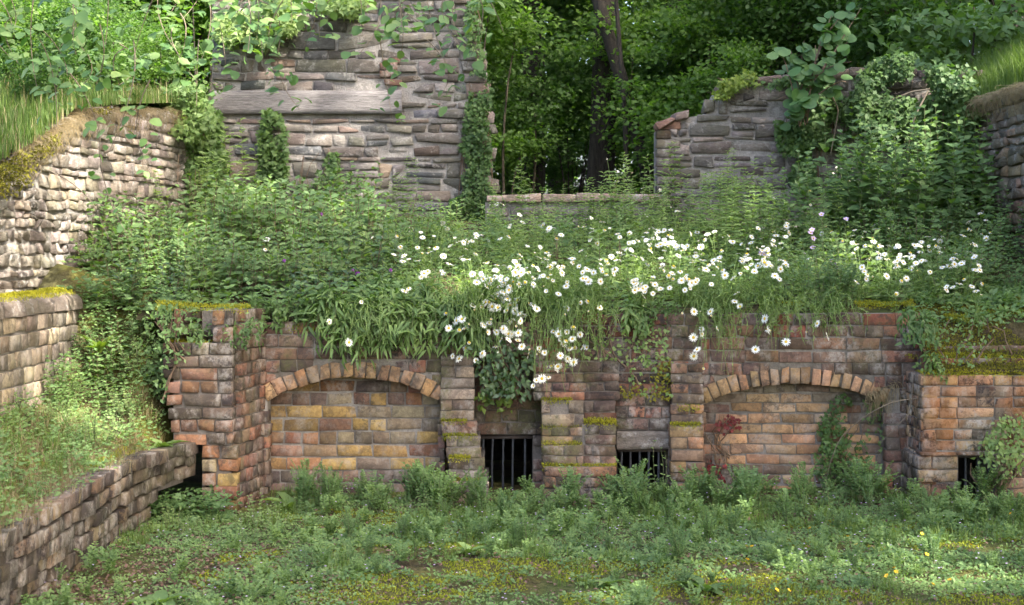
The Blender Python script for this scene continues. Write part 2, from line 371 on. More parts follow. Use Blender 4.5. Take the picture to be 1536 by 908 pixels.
PAL = {
 'pier': [(130, 94, 72), (145, 102, 76), (110, 92, 82), (150, 114, 86), (104, 84, 74), (138, 94, 78), (118, 104, 92), (160, 108, 72), (96, 82, 76)],
 'ochre': [(178, 144, 62), (170, 130, 54), (158, 142, 110), (172, 112, 56), (142, 112, 88), (146, 126, 106), (186, 148, 60), (160, 98, 62), (150, 106, 84)],
 'mauve': [(122, 92, 86), (116, 88, 80), (134, 96, 84), (104, 86, 84), (138, 104, 92), (96, 82, 82), (150, 92, 72), (128, 106, 96)],
 'tan': [(196, 152, 112), (202, 154, 106), (186, 142, 108), (192, 156, 120), (176, 140, 114), (206, 156, 106), (188, 134, 98)],
 'arch': [(170, 134, 98), (180, 142, 98), (154, 118, 88), (168, 122, 82), (150, 124, 102), (184, 140, 104)],
 'upper': [(132, 98, 88), (122, 94, 88), (150, 96, 78), (112, 92, 90), (140, 108, 96), (162, 84, 62), (118, 98, 98), (142, 100, 82)],
 'rust': [(176, 138, 106), (162, 116, 90), (150, 114, 98), (186, 150, 112), (132, 112, 106), (160, 128, 106), (188, 148, 108)],
 'red': [(150, 76, 56), (132, 80, 66), (120, 86, 76), (140, 70, 54), (112, 86, 78)],
 'grey': [(140, 122, 112), (128, 112, 104), (150, 128, 112), (120, 106, 98), (156, 138, 122), (134, 108, 94)],
 'stone': [(120, 114, 104), (106, 102, 94), (130, 122, 110), (94, 92, 90), (138, 126, 112), (112, 104, 94), (124, 118, 112), (134, 112, 96), (100, 104, 106), (146, 138, 124)],
 'stone_pale': [(150, 138, 120), (164, 152, 136), (136, 124, 110), (154, 138, 116), (124, 112, 100), (170, 160, 146)],
 'stone_right': [(124, 114, 108), (110, 100, 96), (134, 122, 114), (98, 92, 90), (146, 130, 118), (126, 116, 108)],
}
def pal(name, k=None):
    c = S2L(R.choice(PAL[name])); f = U(.74, 1.16)*(.62 if R.random() < .14 else 1); g_ = sum(c)/3; s_ = .62 if name == 'ochre' else .70 if name in ('ochre', 'tan', 'arch') else .62; c = tuple((v*s_+g_*(.98-s_))*k_*.97 for v, k_ in zip(c, (1.03, 1.03, .90) if not name.startswith('stone') else (1.0, 1.0, .98))); return tuple(min(1, v*f*g) for v, g in zip(c, (1, U(.95, 1.05), U(.92, 1.08))))

class Wall:
    """one wall: an Empty with its mortar and its bricks or stones as children"""
    def __init__(s, name, loc, label, cat, group=None):
        s.t = thing(name, loc, label, cat, group); s.loc = Vector(loc); s.pieces = []
    def piece(s, kind, pos, ux, L, H, D, color, mat, roll=0.0):
        """pos: centre in world; ux: unit along; depth is ux x z; roll turns it in the wall plane"""
        ux = Vector(ux).normalized(); uy = Vector((0, 0, 1)).cross(ux).normalized(); uz = ux.cross(uy)
        m = Matrix((ux, uy, uz)).transposed().to_4x4() @ Matrix.Rotation(roll, 4, 'Y')
        s.pieces.append((kind, Vector(pos), m, L, H, D, color, mat))
    def finish(s, limit=300, attr_mat=None):
        s.pieces.sort(key=lambda p: -(p[3]*p[4]*(1 if inframe(p[1]) else .02)))
        rest = Soup()
        for i, (kind, pos, m, L, H, D, color, mat) in enumerate(s.pieces):
            me, l, h = piece_mesh(kind, L, H, D, mat)
            sc = Matrix.Diagonal((L/l, 1, H/h, 1))
            if i < limit:
                o = bpy.data.objects.new(kind, me); o.color = (*color, 1)
                o.matrix_local = Matrix.Translation(pos-s.loc) @ m @ sc; link(o, s.t)
            else:
                n = len(me.vertices); co = np.zeros(n*3, np.float32); me.vertices.foreach_get("co", co); co = co.reshape(-1, 3)
                mm = np.array(m @ sc); V = co @ mm[:3, :3].T+np.array(pos-s.loc)
                Q = [list(p.vertices) for p in me.polygons if len(p.vertices) == 4]; T = [list(p.vertices) for p in me.polygons if len(p.vertices) == 3]
                rest.add(V, Q, T, 0, .5, color)
        if rest.n:
            o = rest.obj('brickwork' if s.pieces[0][0] == 'brick' else 'stonework', [attr_mat or (M['brick_attr'] if s.pieces[0][0] == 'brick' else M['stone_attr'])], s.t); o['kind'] = 'stuff'
def inframe(p):
    if p.y < 1: return False
    x = CX+F*p.x/p.y; y = HY-F*(p.z-EYE)/p.y
    return -30 < x < 1566 and -30 < y < 938

def lay(w, p0, ux, width, z0, z1, pitch=.085, blen=.24, bond='mix', palette='pier', mat='brick', D=.10, clip=None, joint=.008, jd=.006, zfix=0.0, rot=.013, holes=None, skip=0.008, palfn=None, first=None):
    """courses of brick on the vertical plane through p0 along ux; face flush with the plane (bricks lie behind it)"""
    ux = Vector(ux).normalized(); inn = Vector((0, 0, 1)).cross(ux).normalized()
    nc = max(1, round((z1-z0)/pitch)); ph = (z1-z0)/nc
    for c in range(nc):
        za = z0+c*ph; zb = za+ph; zc = (za+zb)/2
        iv = [(0.0, width)]
        if clip:
            iv = clip(za, zb, zc)
        for (a, b) in iv:
            if b-a < .03: continue
            if bond == 'header': unit = blen/2; u = a-(unit/2 if c % 2 else 0)
            elif bond == 'stretch': unit = blen; u = a-(blen/2 if c % 2 else 0)
            else:
                hd = (c % 3 == 1); unit = blen/2 if hd else blen; u = a-(unit*(.5 if not hd else .25) if c % 2 else 0)-U(0, .03)
            while u < b-.02:
                L = unit*U(.955, 1.045); 
                if bond == 'mix' and R.random() < .12: L = blen*.5 if unit > .2 else blen*.75
                e = u+L
                if b-e < .045: e = b
                s_, e_ = max(u, a), min(e, b); u = e
                if e_-s_ < .035: continue
                if skip and R.random() < skip: continue
                mid = (s_+e_)/2
                if holes and holes(mid, zc): continue
                H = ph-joint*U(.7, 1.3)
                pos = Vector(p0)+ux*mid+inn*(D/2+U(-jd, jd*.35)); pos.z = zc+U(-.0025, .0025)
                col = palfn(mid, zc) if palfn else pal(palette)
                w.piece('brick', pos, ux, e_-s_-joint*U(.6, 1.2), H, D, col, M[mat] if isinstance(mat, str) else mat, U(-rot, rot))

def rubble(w, p0, ux, width, z0, top, palette='stone', mat='stone', D=.14, hmin=.06, hmax=.15, lmin=.12, lmax=.38, gap=.016, jd=.014, holes=None, rot=.035):
    ux = Vector(ux).normalized(); inn = Vector((0, 0, 1)).cross(ux).normalized(); z = z0
    tf = top if callable(top) else (lambda u: top)
    while z < max(tf(k*width/20) for k in range(21))-.02:
        h = U(hmin, hmax); u = -U(0, .1); amp = U(.0, .018); ph_ = U(0, 6)
        while u < width-.02:
            L = U(lmin, lmax)*(.7+.6*h/hmax); e = u+L
            if width-e < .07: e = width
            s_ = max(u, 0); mid = (s_+e)/2; u = e
            if e-s_ < .04: continue
            if z+h*.6 > tf(mid): continue
            dz = amp*math.sin(mid*2.3+ph_)
            parts = [(0, h)]
            if h > .12 and L > .15 and R.random() < .38: k = U(.4, .6); parts = [(0, h*k), (h*k, h)]
            if h > .10 and R.random() < .16 and L > .22:    # two short stones side by side
                segs = [(s_, mid-.0), (mid, e)]
            else: segs = [(s_, e)]
            for (sa, sb) in segs:
                for (a, b) in parts:
                    m_ = (sa+sb)/2; zc = z+dz+(a+b)/2
                    if holes and holes(m_, zc): continue
                    pos = Vector(p0)+ux*m_+inn*(D/2+U(-jd, jd*.5)); pos.z = zc
                    w.piece('stone', pos, ux, sb-sa-gap*U(.3, 1.2), (b-a)-gap*U(.25, 1.0), D, pal(palette), M[mat], U(-rot, rot))
        z += h

def prism(poly, p0, ux, t0, t1, name, mat, parent, loc, sub=None):
    """polygon in (along, z) extruded between depths t0..t1 behind the plane"""
    ux = Vector(ux).normalized(); inn = Vector((0, 0, 1)).cross(ux).normalized()
    me = bpy.data.meshes.new(name); n = len(poly); V = []
    for t in (t0, t1):
        for (u, z) in poly: v = Vector(p0)+ux*u+inn*t; v.z = z; V.append(v-Vector(loc))
    fs = [list(range(n)), list(range(2*n-1, n-1, -1))]+[[i, i+n, (i+1) % n+n, (i+1) % n] for i in range(n)]
    me.from_pydata(V, [], fs); me.materials.append(mat); me.update()
    import bmesh
    bm = bmesh.new(); bm.from_mesh(me); bmesh.ops.recalc_face_normals(bm, faces=bm.faces); bm.to_mesh(me); bm.free()
    o = bpy.data.objects.new(name, me); return link(o, parent)
def slab(p0, ux, width, z0, z1, t0, t1, w, mat='mortar', name='mortar'):
    return prism([(0, z0), (width, z0), (width, z1), (0, z1)], p0, ux, t0, t1, name, M[mat], w.t, w.loc)

def moss_strip(name, pts, width, label, dens=1.0, mat='moss_bright', thick=.034, top=None):
    """a strip of moss: low cushion with short fronds, along the polyline pts"""
    pts = np.array([tuple(p) for p in pts], float); seg = np.linalg.norm(np.diff(pts, axis=0), axis=1).sum()
    n = int(seg*max(width, .07)*30000*dens)+60
    t = rng.random(n)*(len(pts)-1); i = np.minimum(t.astype(int), len(pts)-2); f = (t-i)[:, None]
    c = pts[i]*(1-f)+pts[i+1]*f; d = norm(pts[i+1]-pts[i]); back = np.stack([-d[:, 1], d[:, 0], np.zeros(n)], 1)
    env = .35+.9*vn(t*4.0*seg/ max(len(pts)-1, 1), t*0, 1, len(name)+int(pts[0, 0]*10) % 9)
    w = rng.random(n); P = c+back*(w*width)[:, None]
    bulge = np.sin(np.clip(w, 0, 1)*np.pi)**.5*thick*env
    P[:, 2] += bulge*rng.random(n)-.004*(w < .1); 
    front = w < .30; P[front, 2] -= rng.random(front.sum())*.042*env[front]; P[front] -= back[front]*(.006+.012*rng.random((front.sum(), 1)))
    keep = rng.random(n) < np.clip(env*1.6-.35, 0, 1); P = P[keep]; n = len(P)
    base = P.mean(0)
    s = Soup(); D = norm(rng.normal(size=(n, 3))*.6+np.array([0, -.25, .9])); leaves(s, P-base, D, rng.normal(size=(n, 3)), .009+.009*rng.random(n), .005, LEAF1)
    o = s.obj(name, [M[mat]], None, tuple(base)); tag(o, label, 'moss', None, 'stuff'); return o
# ============================================================ GROUND AND TERRAIN
def struct(s, name, mat, smooth=True):
    o = s.obj(name, [M[mat]], None, smooth=smooth); o['kind'] = 'structure'; return o
def court_z(x, y): return (vn(x, y, 1.3, 1)-.5)*.05+(vn(x, y, 5, 2)-.5)*.025+.05*sm((y-9.0)/1.0)*0+.03
def f_court(u, v):
    x = -4.2+u*10.4; y = 4.2+v*6.3; return x, y, court_z(x, y)
struct(grid_soup(f_court, 150, 110), 'courtyard_ground', 'court')
s = Soup(); box = [(-400, -400, -.06), (400, -400, -.06), (400, 400, -.06), (-400, 400, -.06)]
s.add(box, [[0, 1, 2, 3]]); struct(s, 'ground', 'soil', False)

def top_edge(x):      # height of the soil at the front edge of the planted ledge
    x = np.asarray(x, float); z = np.where(x < -1.74, 1.30, np.where(x < -1.35, 1.225, np.where(x < .9, 1.235, 1.285)))
    return np.where(x > 2.74, .90, z)
def y_edge(x):
    x = np.asarray(x, float); return np.where(x < -2.6, 10.25, np.where(x < -2.26, 9.93, np.where(x < -1.74, 9.50, np.where(x > 2.74, 9.66, 10.03))))
def ledge_z(x, y):
    x = np.asarray(x, float); y = np.asarray(y, float)
    z = 1.25+.195*(y-10.03)+(vn(x, y, 1.7, 4)-.5)*.12*sm((y-10.2)/.8)+(vn(x, y, 6, 5)-.5)*.03
    r = .90+(z-.90)*sm((y-9.62)/.62)**.8
    z = np.where(x > 2.74, r, z)
    z = z+.25*sm((-2.4-x)/1.2)*sm((y-10)/1.5)
    return z
def f_ledge(u, v):
    x = -3.7+u*8.6; ye = y_edge(x); y = ye+(14.4-ye)*v**1.3
    e = top_edge(x); z = ledge_z(x, y); z = np.where(v < .004, np.minimum(z, e), z); z = np.where((y < 10.15) & (x < 2.74), np.minimum(z, e+.01), z)
    return x, y, z
struct(grid_soup(f_ledge, 150, 70), 'planted_terrace_soil', 'soil')
def terr(x, y): return float(ledge_z(x, y))

def bank_z(x, y):
    x = np.asarray(x, float); y = np.asarray(y, float); k = np.clip((-2.22-x)/.78, 0, 1.2)
    z = .41+.30*k+.80*sm((y-8.75-.85*np.clip((-2.35-x)/.3, 0, 1))/1.0)*np.clip((-2.25-x)/.36, 0, 1)+(vn(x, y, 4, 8)-.5)*.08*np.clip(k*4, 0, 1)
    return z
def f_bank(u, v):
    y = 4.6+v*6.1; x = -2.215-.02-u*1.35; return x, y, bank_z(x, y)
struct(grid_soup(f_bank, 50, 130), 'grassy_bank', 'mossyearth')

# ============================================================ BRICK FRONT
def P0(x, y): return (x, y, 0)
# ---- left pier
w = Wall('brick_pier', (-1.95, 9.6, 0), 'tall reddish brown brick pier left of the yellow arch, its bottom corner undercut', 'brick pier')
x0, x1 = xat(243, 9.45), xat(350, 9.45); zt = zat(466, 9.45); zs = zat(514, 9.45)
lay(w, P0(x0, 9.45), (1, 0, 0), x1-x0, zat(668, 9.45), zs, pitch=.0855, blen=.235, bond='mix', palette='pier', D=.11, jd=.011, joint=.011,
    clip=lambda a, b, c: [(max(0, (zat(560, 9.45)-c)*.16), x1-x0)])
lay(w, P0(xat(318, 9.45), 9.45), (1, 0, 0), x1-xat(318, 9.45), zs, zt, pitch=.0855, blen=.235, palette='pier', D=.11)
lay(w, P0(x0, 9.78), (1, 0, 0), xat(318, 9.45)-x0, zs, zt, pitch=.0855, blen=.235, palette='red', D=.11)
xb = xat(301, 9.45)
lay(w, P0(xb, 9.46), (1, 0, 0), x1-xb+.03, .0, zat(668, 9.45), pitch=.094, blen=.26, palette='ochre', D=.12, jd=.016, joint=.014)
sd = Vector((xat(398, 10.02)-x1, .57, 0)); sl = sd.length
lay(w, P0(x1+.021, 9.56), sd, sl-.1, .0, zt, pitch=.0855, blen=.235, bond='header', palette='mauve', D=.10, jd=.012, joint=.011)
# a few bricks stepping out at the foot of the return
lay(w, P0(x1+.03, 9.66), sd, .42, .02, .42, pitch=.085, blen=.24, bond='mix', palette='pier', D=.11, jd=.02, joint=.013)
slab(P0(x0+.07, 9.468), (1, 0, 0), x1-x0-.09, zat(668, 9.45), zs-.004, 0, .5, w, 'mortar_dark')
slab(P0(xat(318, 9.45)+.02, 9.469), (1, 0, 0), x1-xat(318, 9.45)-.04, zs-.01, zt-.005, 0, .5, w, 'mortar_dark')
slab(P0(x0+.02, 9.80), (1, 0, 0), xat(318, 9.45)-x0, .5, zt-.01, 0, .3, w, 'mortar_dark')
slab(P0(xb+.05, 9.485), (1, 0, 0), x1-xb-.07, .0, zat(668, 9.45), 0, .5, w, 'mortar_dark')
dd = sd.normalized(); prism([(.105, 0), (sl+.05, 0), (sl+.05, zt-.01), (.105, zt-.01)], (x1-.011, 9.47, 0), sd, .0, .25, 'mortar', M['mortar_dark'], w.t, w.loc)
w.finish()

# ---- segmental arches
def arch_geo(pxl, pxr, py_spring, py_apex, d, th):
    xl, xr = xat(pxl, d), xat(pxr, d); zs_, za = zat(py_spring, d), zat(py_apex, d); hs = (xr-xl)/2; ri = za-zs_
    Rr = (hs*hs+ri*ri)/(2*ri); return dict(cx=(xl+xr)/2, cz=za-Rr, R=Rr, hs=hs, zs=zs_, za=za, th=th, phi=math.asin(hs/Rr))
def arch_wall(w, g, X0, X1, z_top, d, palette, pitch, mat, blen=.235, panel_pal=None, panel_px=None, panel_pitch=.087, panel_len=.24, rec=.17, panel_mat='brick', nv=None, palfn=None, depth=.115):
    Ro = g['R']+g['th']
    def clip(za, zb, zc):
        dz = max(0, za+.012-g['cz'])
        if zb <= g['zs']-.03: hw = g['hs']-.012+U(-.01, .01)
        elif dz < Ro:
            hw = math.sqrt(max(0, Ro*Ro-(zc-g['cz'])**2)) if zc-g['cz'] < Ro else 0
            hw = min(hw, Ro*math.sin(g['phi']+.03))
            if zc < g['zs']+.04: hw = max(hw, Ro*math.sin(g['phi']))
        else: hw = 0
        a, b = g['cx']-hw-X0, g['cx']+hw-X0
        if hw <= 0: return [(0, X1-X0)]
        return [(0, max(0, a)), (min(X1-X0, b), X1-X0)]
    lay(w, P0(X0, d), (1, 0, 0), X1-X0, .0, z_top, pitch=pitch, blen=blen, palette=palette, mat=mat, clip=clip, D=.10)
    # voussoirs
    arc_len = 2*g['phi']*(g['R']+g['th']/2); n = nv or max(9, round(arc_len/.083)); rm = g['R']+g['th']/2
    for i in range(n):
        a = -g['phi']+(i+.5)*2*g['phi']/n+U(-.004, .004); L = arc_len/n-.010*U(.7, 1.4)
        rr_ = rm+U(-.006, .006); pos = Vector((g['cx']+rr_*math.sin(a), d-.006+depth/2+U(-.006, .006), g['cz']+rr_*math.cos(a)))
        w.piece('brick', pos, (1, 0, 0), L, g['th']*U(.95, 1.03), depth, pal('arch'), M['brick_clean'], a+U(-.015, .015))
    # wall core with the arched opening, and the ring core
    ts = np.linspace(-g['phi'], g['phi'], 17); ro = g['R']+.010
    arcp = [(g['cx']+ro*math.sin(t)-X0, g['cz']+ro*math.cos(t)) for t in ts]
    poly = [(0.01, 0), (arcp[0][0], 0)]+arcp+[(arcp[-1][0], 0), (X1-X0-.01, 0), (X1-X0-.01, z_top-.006), (0.01, z_top-.006)]
    cols = [(0.01, 0.0, arcp[0][0], 0.0)]+[(arcp[i][0], arcp[i][1], arcp[i+1][0], arcp[i+1][1]) for i in range(len(arcp)-1)]+[(arcp[-1][0], 0.0, X1-X0-.01, 0.0)]
    sp = Soup()
    for (ua, zl_, ub, zr_) in cols:
        V = [[X0+u_, d+.011+t_, z_] for t_ in (0, rec-.018) for (u_, z_) in ((ua, zl_), (ub, zr_), (ub, z_top-.006), (ua, z_top-.006))]
        sp.add(np.array(V)-np.array(w.loc), [[0, 1, 2, 3], [7, 6, 5, 4], [0, 4, 5, 1], [3, 2, 6, 7]])
    sp.add(np.array([[X0+arcp[k][0], d+.011+t_, z_] for k in (0, -1) for t_ in (0, rec-.018) for z_ in (0, arcp[k][1])])-np.array(w.loc), [[0, 2, 3, 1], [4, 5, 7, 6]])
    sp.obj('mortar', [M['mortar']], w.t)
    # infill panel
    pa, pb = panel_px; xa, xb_ = xat(pa, d+rec), xat(pb, d+rec)
    lay(w, P0(xa, d+rec), (1, 0, 0), xb_-xa, 0.0, g['za']+.06, pitch=panel_pitch, blen=panel_len, bond='mix' if nv is None else 'stretch', palette=panel_pal, mat=panel_mat, D=.10, jd=.004, palfn=palfn, joint=.010)
    prism([(0, 0), (xb_-xa, 0), (xb_-xa, g['za']+.10), (0, g['za']+.10)], (xa, d+rec+.010, 0), (1, 0, 0), 0, .2, 'mortar', M['mortar'], w.t, w.loc)

w = Wall('blind_arch_wall', (-1.08, 10.05, 0), 'brick wall with a shallow blind arch filled with yellow and grey bricks, right of the tall left pier', 'brick arch')
g = arch_geo(402, 660, 603, 566, 10.0, .107)
def ochre_fn(x, z):
    if z < .2: return pal('mauve') if R.random() < .7 else pal('grey')
    if z > .66: return pal('mauve') if R.random() < .5 else pal('ochre')
    return pal('ochre') if R.random() < .9 else pal('grey')
arch_wall(w, g, xat(371, 10), xat(668, 10), 1.215, 10.0, 'mauve', .0865, 'brick_mossy', panel_pal='ochre', panel_px=(380, 672), palfn=ochre_fn, rec=.16, panel_mat='brick_clean')
w.finish()

w = Wall('blind_arch_wall', (1.9, 10.05, 0), 'brick wall with a wide blind arch filled with pale tan and orange bricks, between the third pier and the rust stained pier', 'brick arch')
g2 = arch_geo(1056, 1330, 606, 575, 10.0, .107)
def tan_fn(x, z):
    px = CX+F*(x+xat(1050, 10.18))/10.18
    if z < .22: return pal('mauve') if R.random() < .5 else pal('tan')
    if z > .66: return pal('grey') if R.random() < .8 else pal('tan')
    if px > 1300: return pal('grey')
    if px < 1095 and R.random() < .6: return pal('mauve')
    return pal('tan')
arch_wall(w, g2, xat(1040, 10), xat(1384, 10), 1.275, 10.0, 'upper', .0865, 'brick', panel_pal='tan', panel_px=(1046, 1388), panel_pitch=.0715, panel_len=.229, rec=.18, panel_mat='brick_clean', nv=19, palfn=tan_fn)
# long flat course over the arch, standing a little forward
w.finish()

# ---- pier between left arch and first grate: steps forward as it goes down
w = Wall('brick_pier', (-.33, 9.9, 0), 'narrow stepped brick pier with moss on its ledges, left of the first barred opening', 'brick pier')
tiers = [(1.0, 632, 660, 712, 9.97), (632, 655, 662, 716, 9.92), (655, 688, 668, 722, 9.87), (688, 722, 671, 728, 9.82), (722, 770, 673, 734, 9.76)]
for k, (ya, yb, pa, pb, d) in enumerate(tiers):
    za = zat(yb, d) if yb < 770 else 0.0; zb = .985 if k == 0 else zat(ya, d)
    X0, X1 = xat(pa, d), xat(pb, d)
    lay(w, P0(X0, d), (1, 0, 0), X1-X0, za, zb, pitch=.0745, blen=.238, palette=('pier' if k % 2 else 'grey'), mat='brick_mossy', D=.10, jd=.009)
    lay(w, P0(X1-.002, d+.09), (0, 1, 0), .30, za, zb, pitch=.0745, blen=.22, palette='mauve', mat='brick_mossy', D=.09) if False else None
    slab(P0(X0+.012, d+.012), (1, 0, 0), X1-X0-.024, za, zb-.006, 0, .42+10-d, w, 'mortar_dark')
    # left cheek seen edge on, and right cheek inside the first alcove
    lay(w, P0(X0+.004, d+.36), (0, -1, 0), .25, za, zb, pitch=.0745, blen=.22, bond='header', palette='mauve', mat='brick_mossy', D=.07)
w.finish()

# ---- wall above the first alcove and recessed wall with the first grate
w = Wall('recessed_brick_wall', (-.05, 10.3, 0), 'recessed dark brick wall around the first barred opening, half hidden by trailing leaves', 'brick wall')
dR = 10.22
xa, xb_ = xat(712, dR), xat(816, dR); gz1 = zat(655, dR)
go0, go1 = xat(719, dR), xat(799, dR)
lay(w, P0(xa, dR), (1, 0, 0), xb_-xa, gz1+.012, 1.02, pitch=.0865, blen=.235, palette='mauve', mat='brick_mossy', D=.10, jd=.008)
slab(P0(xa-.03, dR+.012), (1, 0, 0), xb_-xa+.06, gz1+.012, 1.02, 0, .3, w, 'mortar_dark')
for (a, b) in ((xa, go0), (go1, xb_)):
    if b-a > .03:
        lay(w, P0(a, dR), (1, 0, 0), b-a, 0, gz1+.012, pitch=.0865, blen=.235, palette='mauve', mat='brick_mossy', D=.10)
        slab(P0(a, dR+.012), (1, 0, 0), b-a, 0, gz1, 0, .3, w, 'mortar_dark')
# upper band of wall hanging over the alcove
lay(w, P0(xat(668, 10), 10.0), (1, 0, 0), xat(815, 10)-xat(668, 10), .985, 1.215, pitch=.0865, blen=.235, palette='mauve', mat='brick_mossy', D=.10)
slab(P0(xat(668, 10)+.01, 10.012), (1, 0, 0), xat(815, 10)-xat(668, 10)-.02, .985, 1.21, 0, .5, w, 'mortar_dark')
w.finish()

# ---- centre buttress
w = Wall('brick_buttress', (.45, 9.9, 0), 'broad central brick buttress between the two barred openings, stepped and furred with yellow moss', 'buttress')
zr = lambda y: zat(y, 9.75)
bt = [(560, 601, 800, 930, 9.96), (601, 641, 812, 876, 9.90), (641, 668, 812, 876, 9.87), (668, 700, 813, 876, 9.82), (700, 748, 815, 925, 9.76), (748, 775, 826, 925, 9.70)]
for k, (ya, yb, pa, pb, d) in enumerate(bt):
    za = zat(yb, d) if yb < 775 else 0; zb = zat(ya, d)
    X0, X1 = xat(pa, d), xat(pb, d)
    lay(w, P0(X0, d), (1, 0, 0), X1-X0, za, zb, pitch=.0735, blen=.235, palette=('mauve', 'grey', 'pier', 'mauve', 'pier', 'grey')[k], mat='brick_mossy', D=.10, jd=.008)
    slab(P0(X0+.012, d+.012), (1, 0, 0), X1-X0-.024, za, zb-.006, 0, .30+10-d, w, 'mortar_dark')
    lay(w, P0(X0+.003, d+.32+(9.9-d)*.6), (0, -1, 0), .30, za, zb, pitch=.0735, blen=.22, bond='header', palette='mauve', mat='brick_mossy', D=.07)
# right half, flat, up to the mossy step at 636
for (ya, yb, d) in ((601, 637, 9.93), (637, 700, 9.85)):
    X0, X1 = xat(876, d), xat(925, d)
    lay(w, P0(X0, d), (1, 0, 0), X1-X0, zat(yb, d), zat(ya, d), pitch=.0735, blen=.235, palette='mauve', mat='brick_mossy', D=.10, jd=.008)
    slab(P0(X0-.01, d+.012), (1, 0, 0), X1-X0, zat(yb, d), zat(ya, d)-.006, 0, .30, w, 'mortar_dark')
w.finish()

# ---- middle wall above the buttress and second opening
w = Wall('weathered_brick_wall', (.6, 10.05, 0), 'crumbling brick wall with green creepers and a red stain above the central buttress', 'brick wall')
def midp(u, z):
    return pal('red') if R.random() < .45 else pal('mauve')
X0, X1 = xat(800, 10), xat(1054, 10)
lay(w, P0(X0, 10.0), (1, 0, 0), X1-X0, .868, 1.27, pitch=.0865, blen=.235, mat='brick_mossy', D=.10, jd=.012, palfn=midp)
slab(P0(X0+.012, 10.012), (1, 0, 0), X1-X0-.024, .86, 1.262, 0, .5, w, 'mortar')
w.finish()
d2 = 10.06
w = Wall('recessed_brick_wall', (.9, 10.1, 0), 'small recessed brick wall over a rough stone lintel and the second barred opening', 'brick wall')
X0, X1 = xat(922, d2), xat(1010, d2); zl0, zl1 = zat(673, d2), zat(645, d2)
lay(w, P0(X0, d2-.04), (1, 0, 0), X1-X0, zl1+.004, .955, pitch=.0745, blen=.235, palette='mauve', mat='brick_mossy', D=.10, jd=.006)
slab(P0(X0, d2-.028), (1, 0, 0), X1-X0, zl1, .955, 0, .3, w, 'mortar_dark')
ls = Soup()
def f_lint(u, v):
    a = v*2*np.pi; cy = np.clip(np.cos(a)*1.5, -1, 1); cz = np.clip(np.sin(a)*1.5, -1, 1)
    x = X0+.01+u*(X1-X0-.02); n = (vn(x*9, a*2, 2, 3)-.5)*.02; y = d2+.03+cy*(.09+n); z = (zl0+zl1)/2+cz*((zl1-zl0)/2-.004+n*.3); return x-.9, y-10.1, z
lo = grid_soup(f_lint, 22, 17).obj('lintel', [M['stone']], w.t); lo.color = (.17, .15, .13, 1)
w.finish()

# ---- third pier
w = Wall('brick_pier', (1.16, 9.9, 0), 'slender buff and brown brick pier between the second barred opening and the tan arch', 'brick pier')
for k, (za, zb, pa, pb, d) in enumerate([(zat(638, 9.90), zat(545, 9.93), 1006, 1056, 9.93), (.28, zat(638, 9.90), 1005, 1056, 9.88), (0, .28, 1005, 1058, 9.84)]):
    X0, X1 = xat(pa, d), xat(pb, d)
    lay(w, P0(X0, d), (1, 0, 0), X1-X0, za, zb, pitch=.0745, blen=.235, palette=('pier', 'arch', 'arch')[k], mat='brick', D=.10, jd=.006, bond='stretch')
    slab(P0(X0+.012, d+.012), (1, 0, 0), X1-X0-.024, za, zb-.006, 0, .3, w, 'mortar_dark')
    lay(w, P0(X0+.003, d+.34), (0, -1, 0), .23, za, zb, pitch=.0745, blen=.22, bond='header', palette='mauve', mat='brick_mossy', D=.07)
w.finish()

# ---- right pier with rust
w = Wall('brick_pier', (3.2, 9.7, 0), 'wide orange and rust stained brick pier at the right edge with mossy stepped top', 'brick pier')
dr = 9.6; X0 = xat(1384, dr); X1 = xat(1600, dr); zt = zat(563, dr); zo = zat(684, dr); o0, o1 = xat(1437, dr), xat(1492, dr)
lay(w, P0(X0, dr), (1, 0, 0), X1-X0, zo+.03, zt, pitch=.0755, blen=.238, palette='rust', mat='brick_rust', D=.11, jd=.006)
lay(w, P0(X0-.02, dr-.02), (1, 0, 0), .42, zo, zo+.03, pitch=.03, blen=.238, palette='red', mat='brick_rust', D=.11, bond='stretch')
slab(P0(X0+.012, dr+.012), (1, 0, 0), X1-X0, zo, zt-.006, 0, .45, w, 'mortar')
lay(w, P0(xat(1376, dr), dr-.01), (1, 0, 0), o0-xat(1376, dr), 0, zo, pitch=.087, blen=.24, palette='rust', mat='brick', D=.11, jd=.014, joint=.013)
slab(P0(xat(1376, dr)+.016, dr+.012), (1, 0, 0), o0-xat(1376, dr)-.012, 0, zo, 0, .4, w, 'mortar_dark')
lay(w, P0(o1, dr), (1, 0, 0), X1-o1, 0, zo, pitch=.0755, blen=.238, palette='rust', mat='brick_mossy', D=.11)
slab(P0(o1+.004, dr+.012), (1, 0, 0), X1-o1, 0, zo, 0, .4, w, 'mortar_dark')
# left cheek: faces the camera side (-X)
lay(w, P0(X0-.003, 10.0), (0, -1, 0), .40, .0, zt, pitch=.0755, blen=.235, bond='header', palette='rust', mat='brick_rust', D=.10, jd=.006)
lay(w, P0(xat(1376, dr)-.003, 10.0), (0, -1, 0), .39, 0, zo, pitch=.087, blen=.24, bond='header', palette='grey', mat='brick', D=.05, jd=.01, joint=.012)
# stepped top
for (ya, yb, pa, d) in ((537, 558, 1388, 9.74), (518, 535, 1396, 9.86)):
    xs = xat(pa, d); lay(w, P0(xs, d), (1, 0, 0), X1-xs, zat(yb, d)-.01, zat(ya, d), pitch=.087, blen=.235, palette='red', mat='brick_mossy', D=.12, jd=.01)
    slab(P0(xs+.01, d+.02), (1, 0, 0), X1-xs, .7, zat(ya, d)-.01, 0, .2, w, 'mortar_dark')
w.finish()

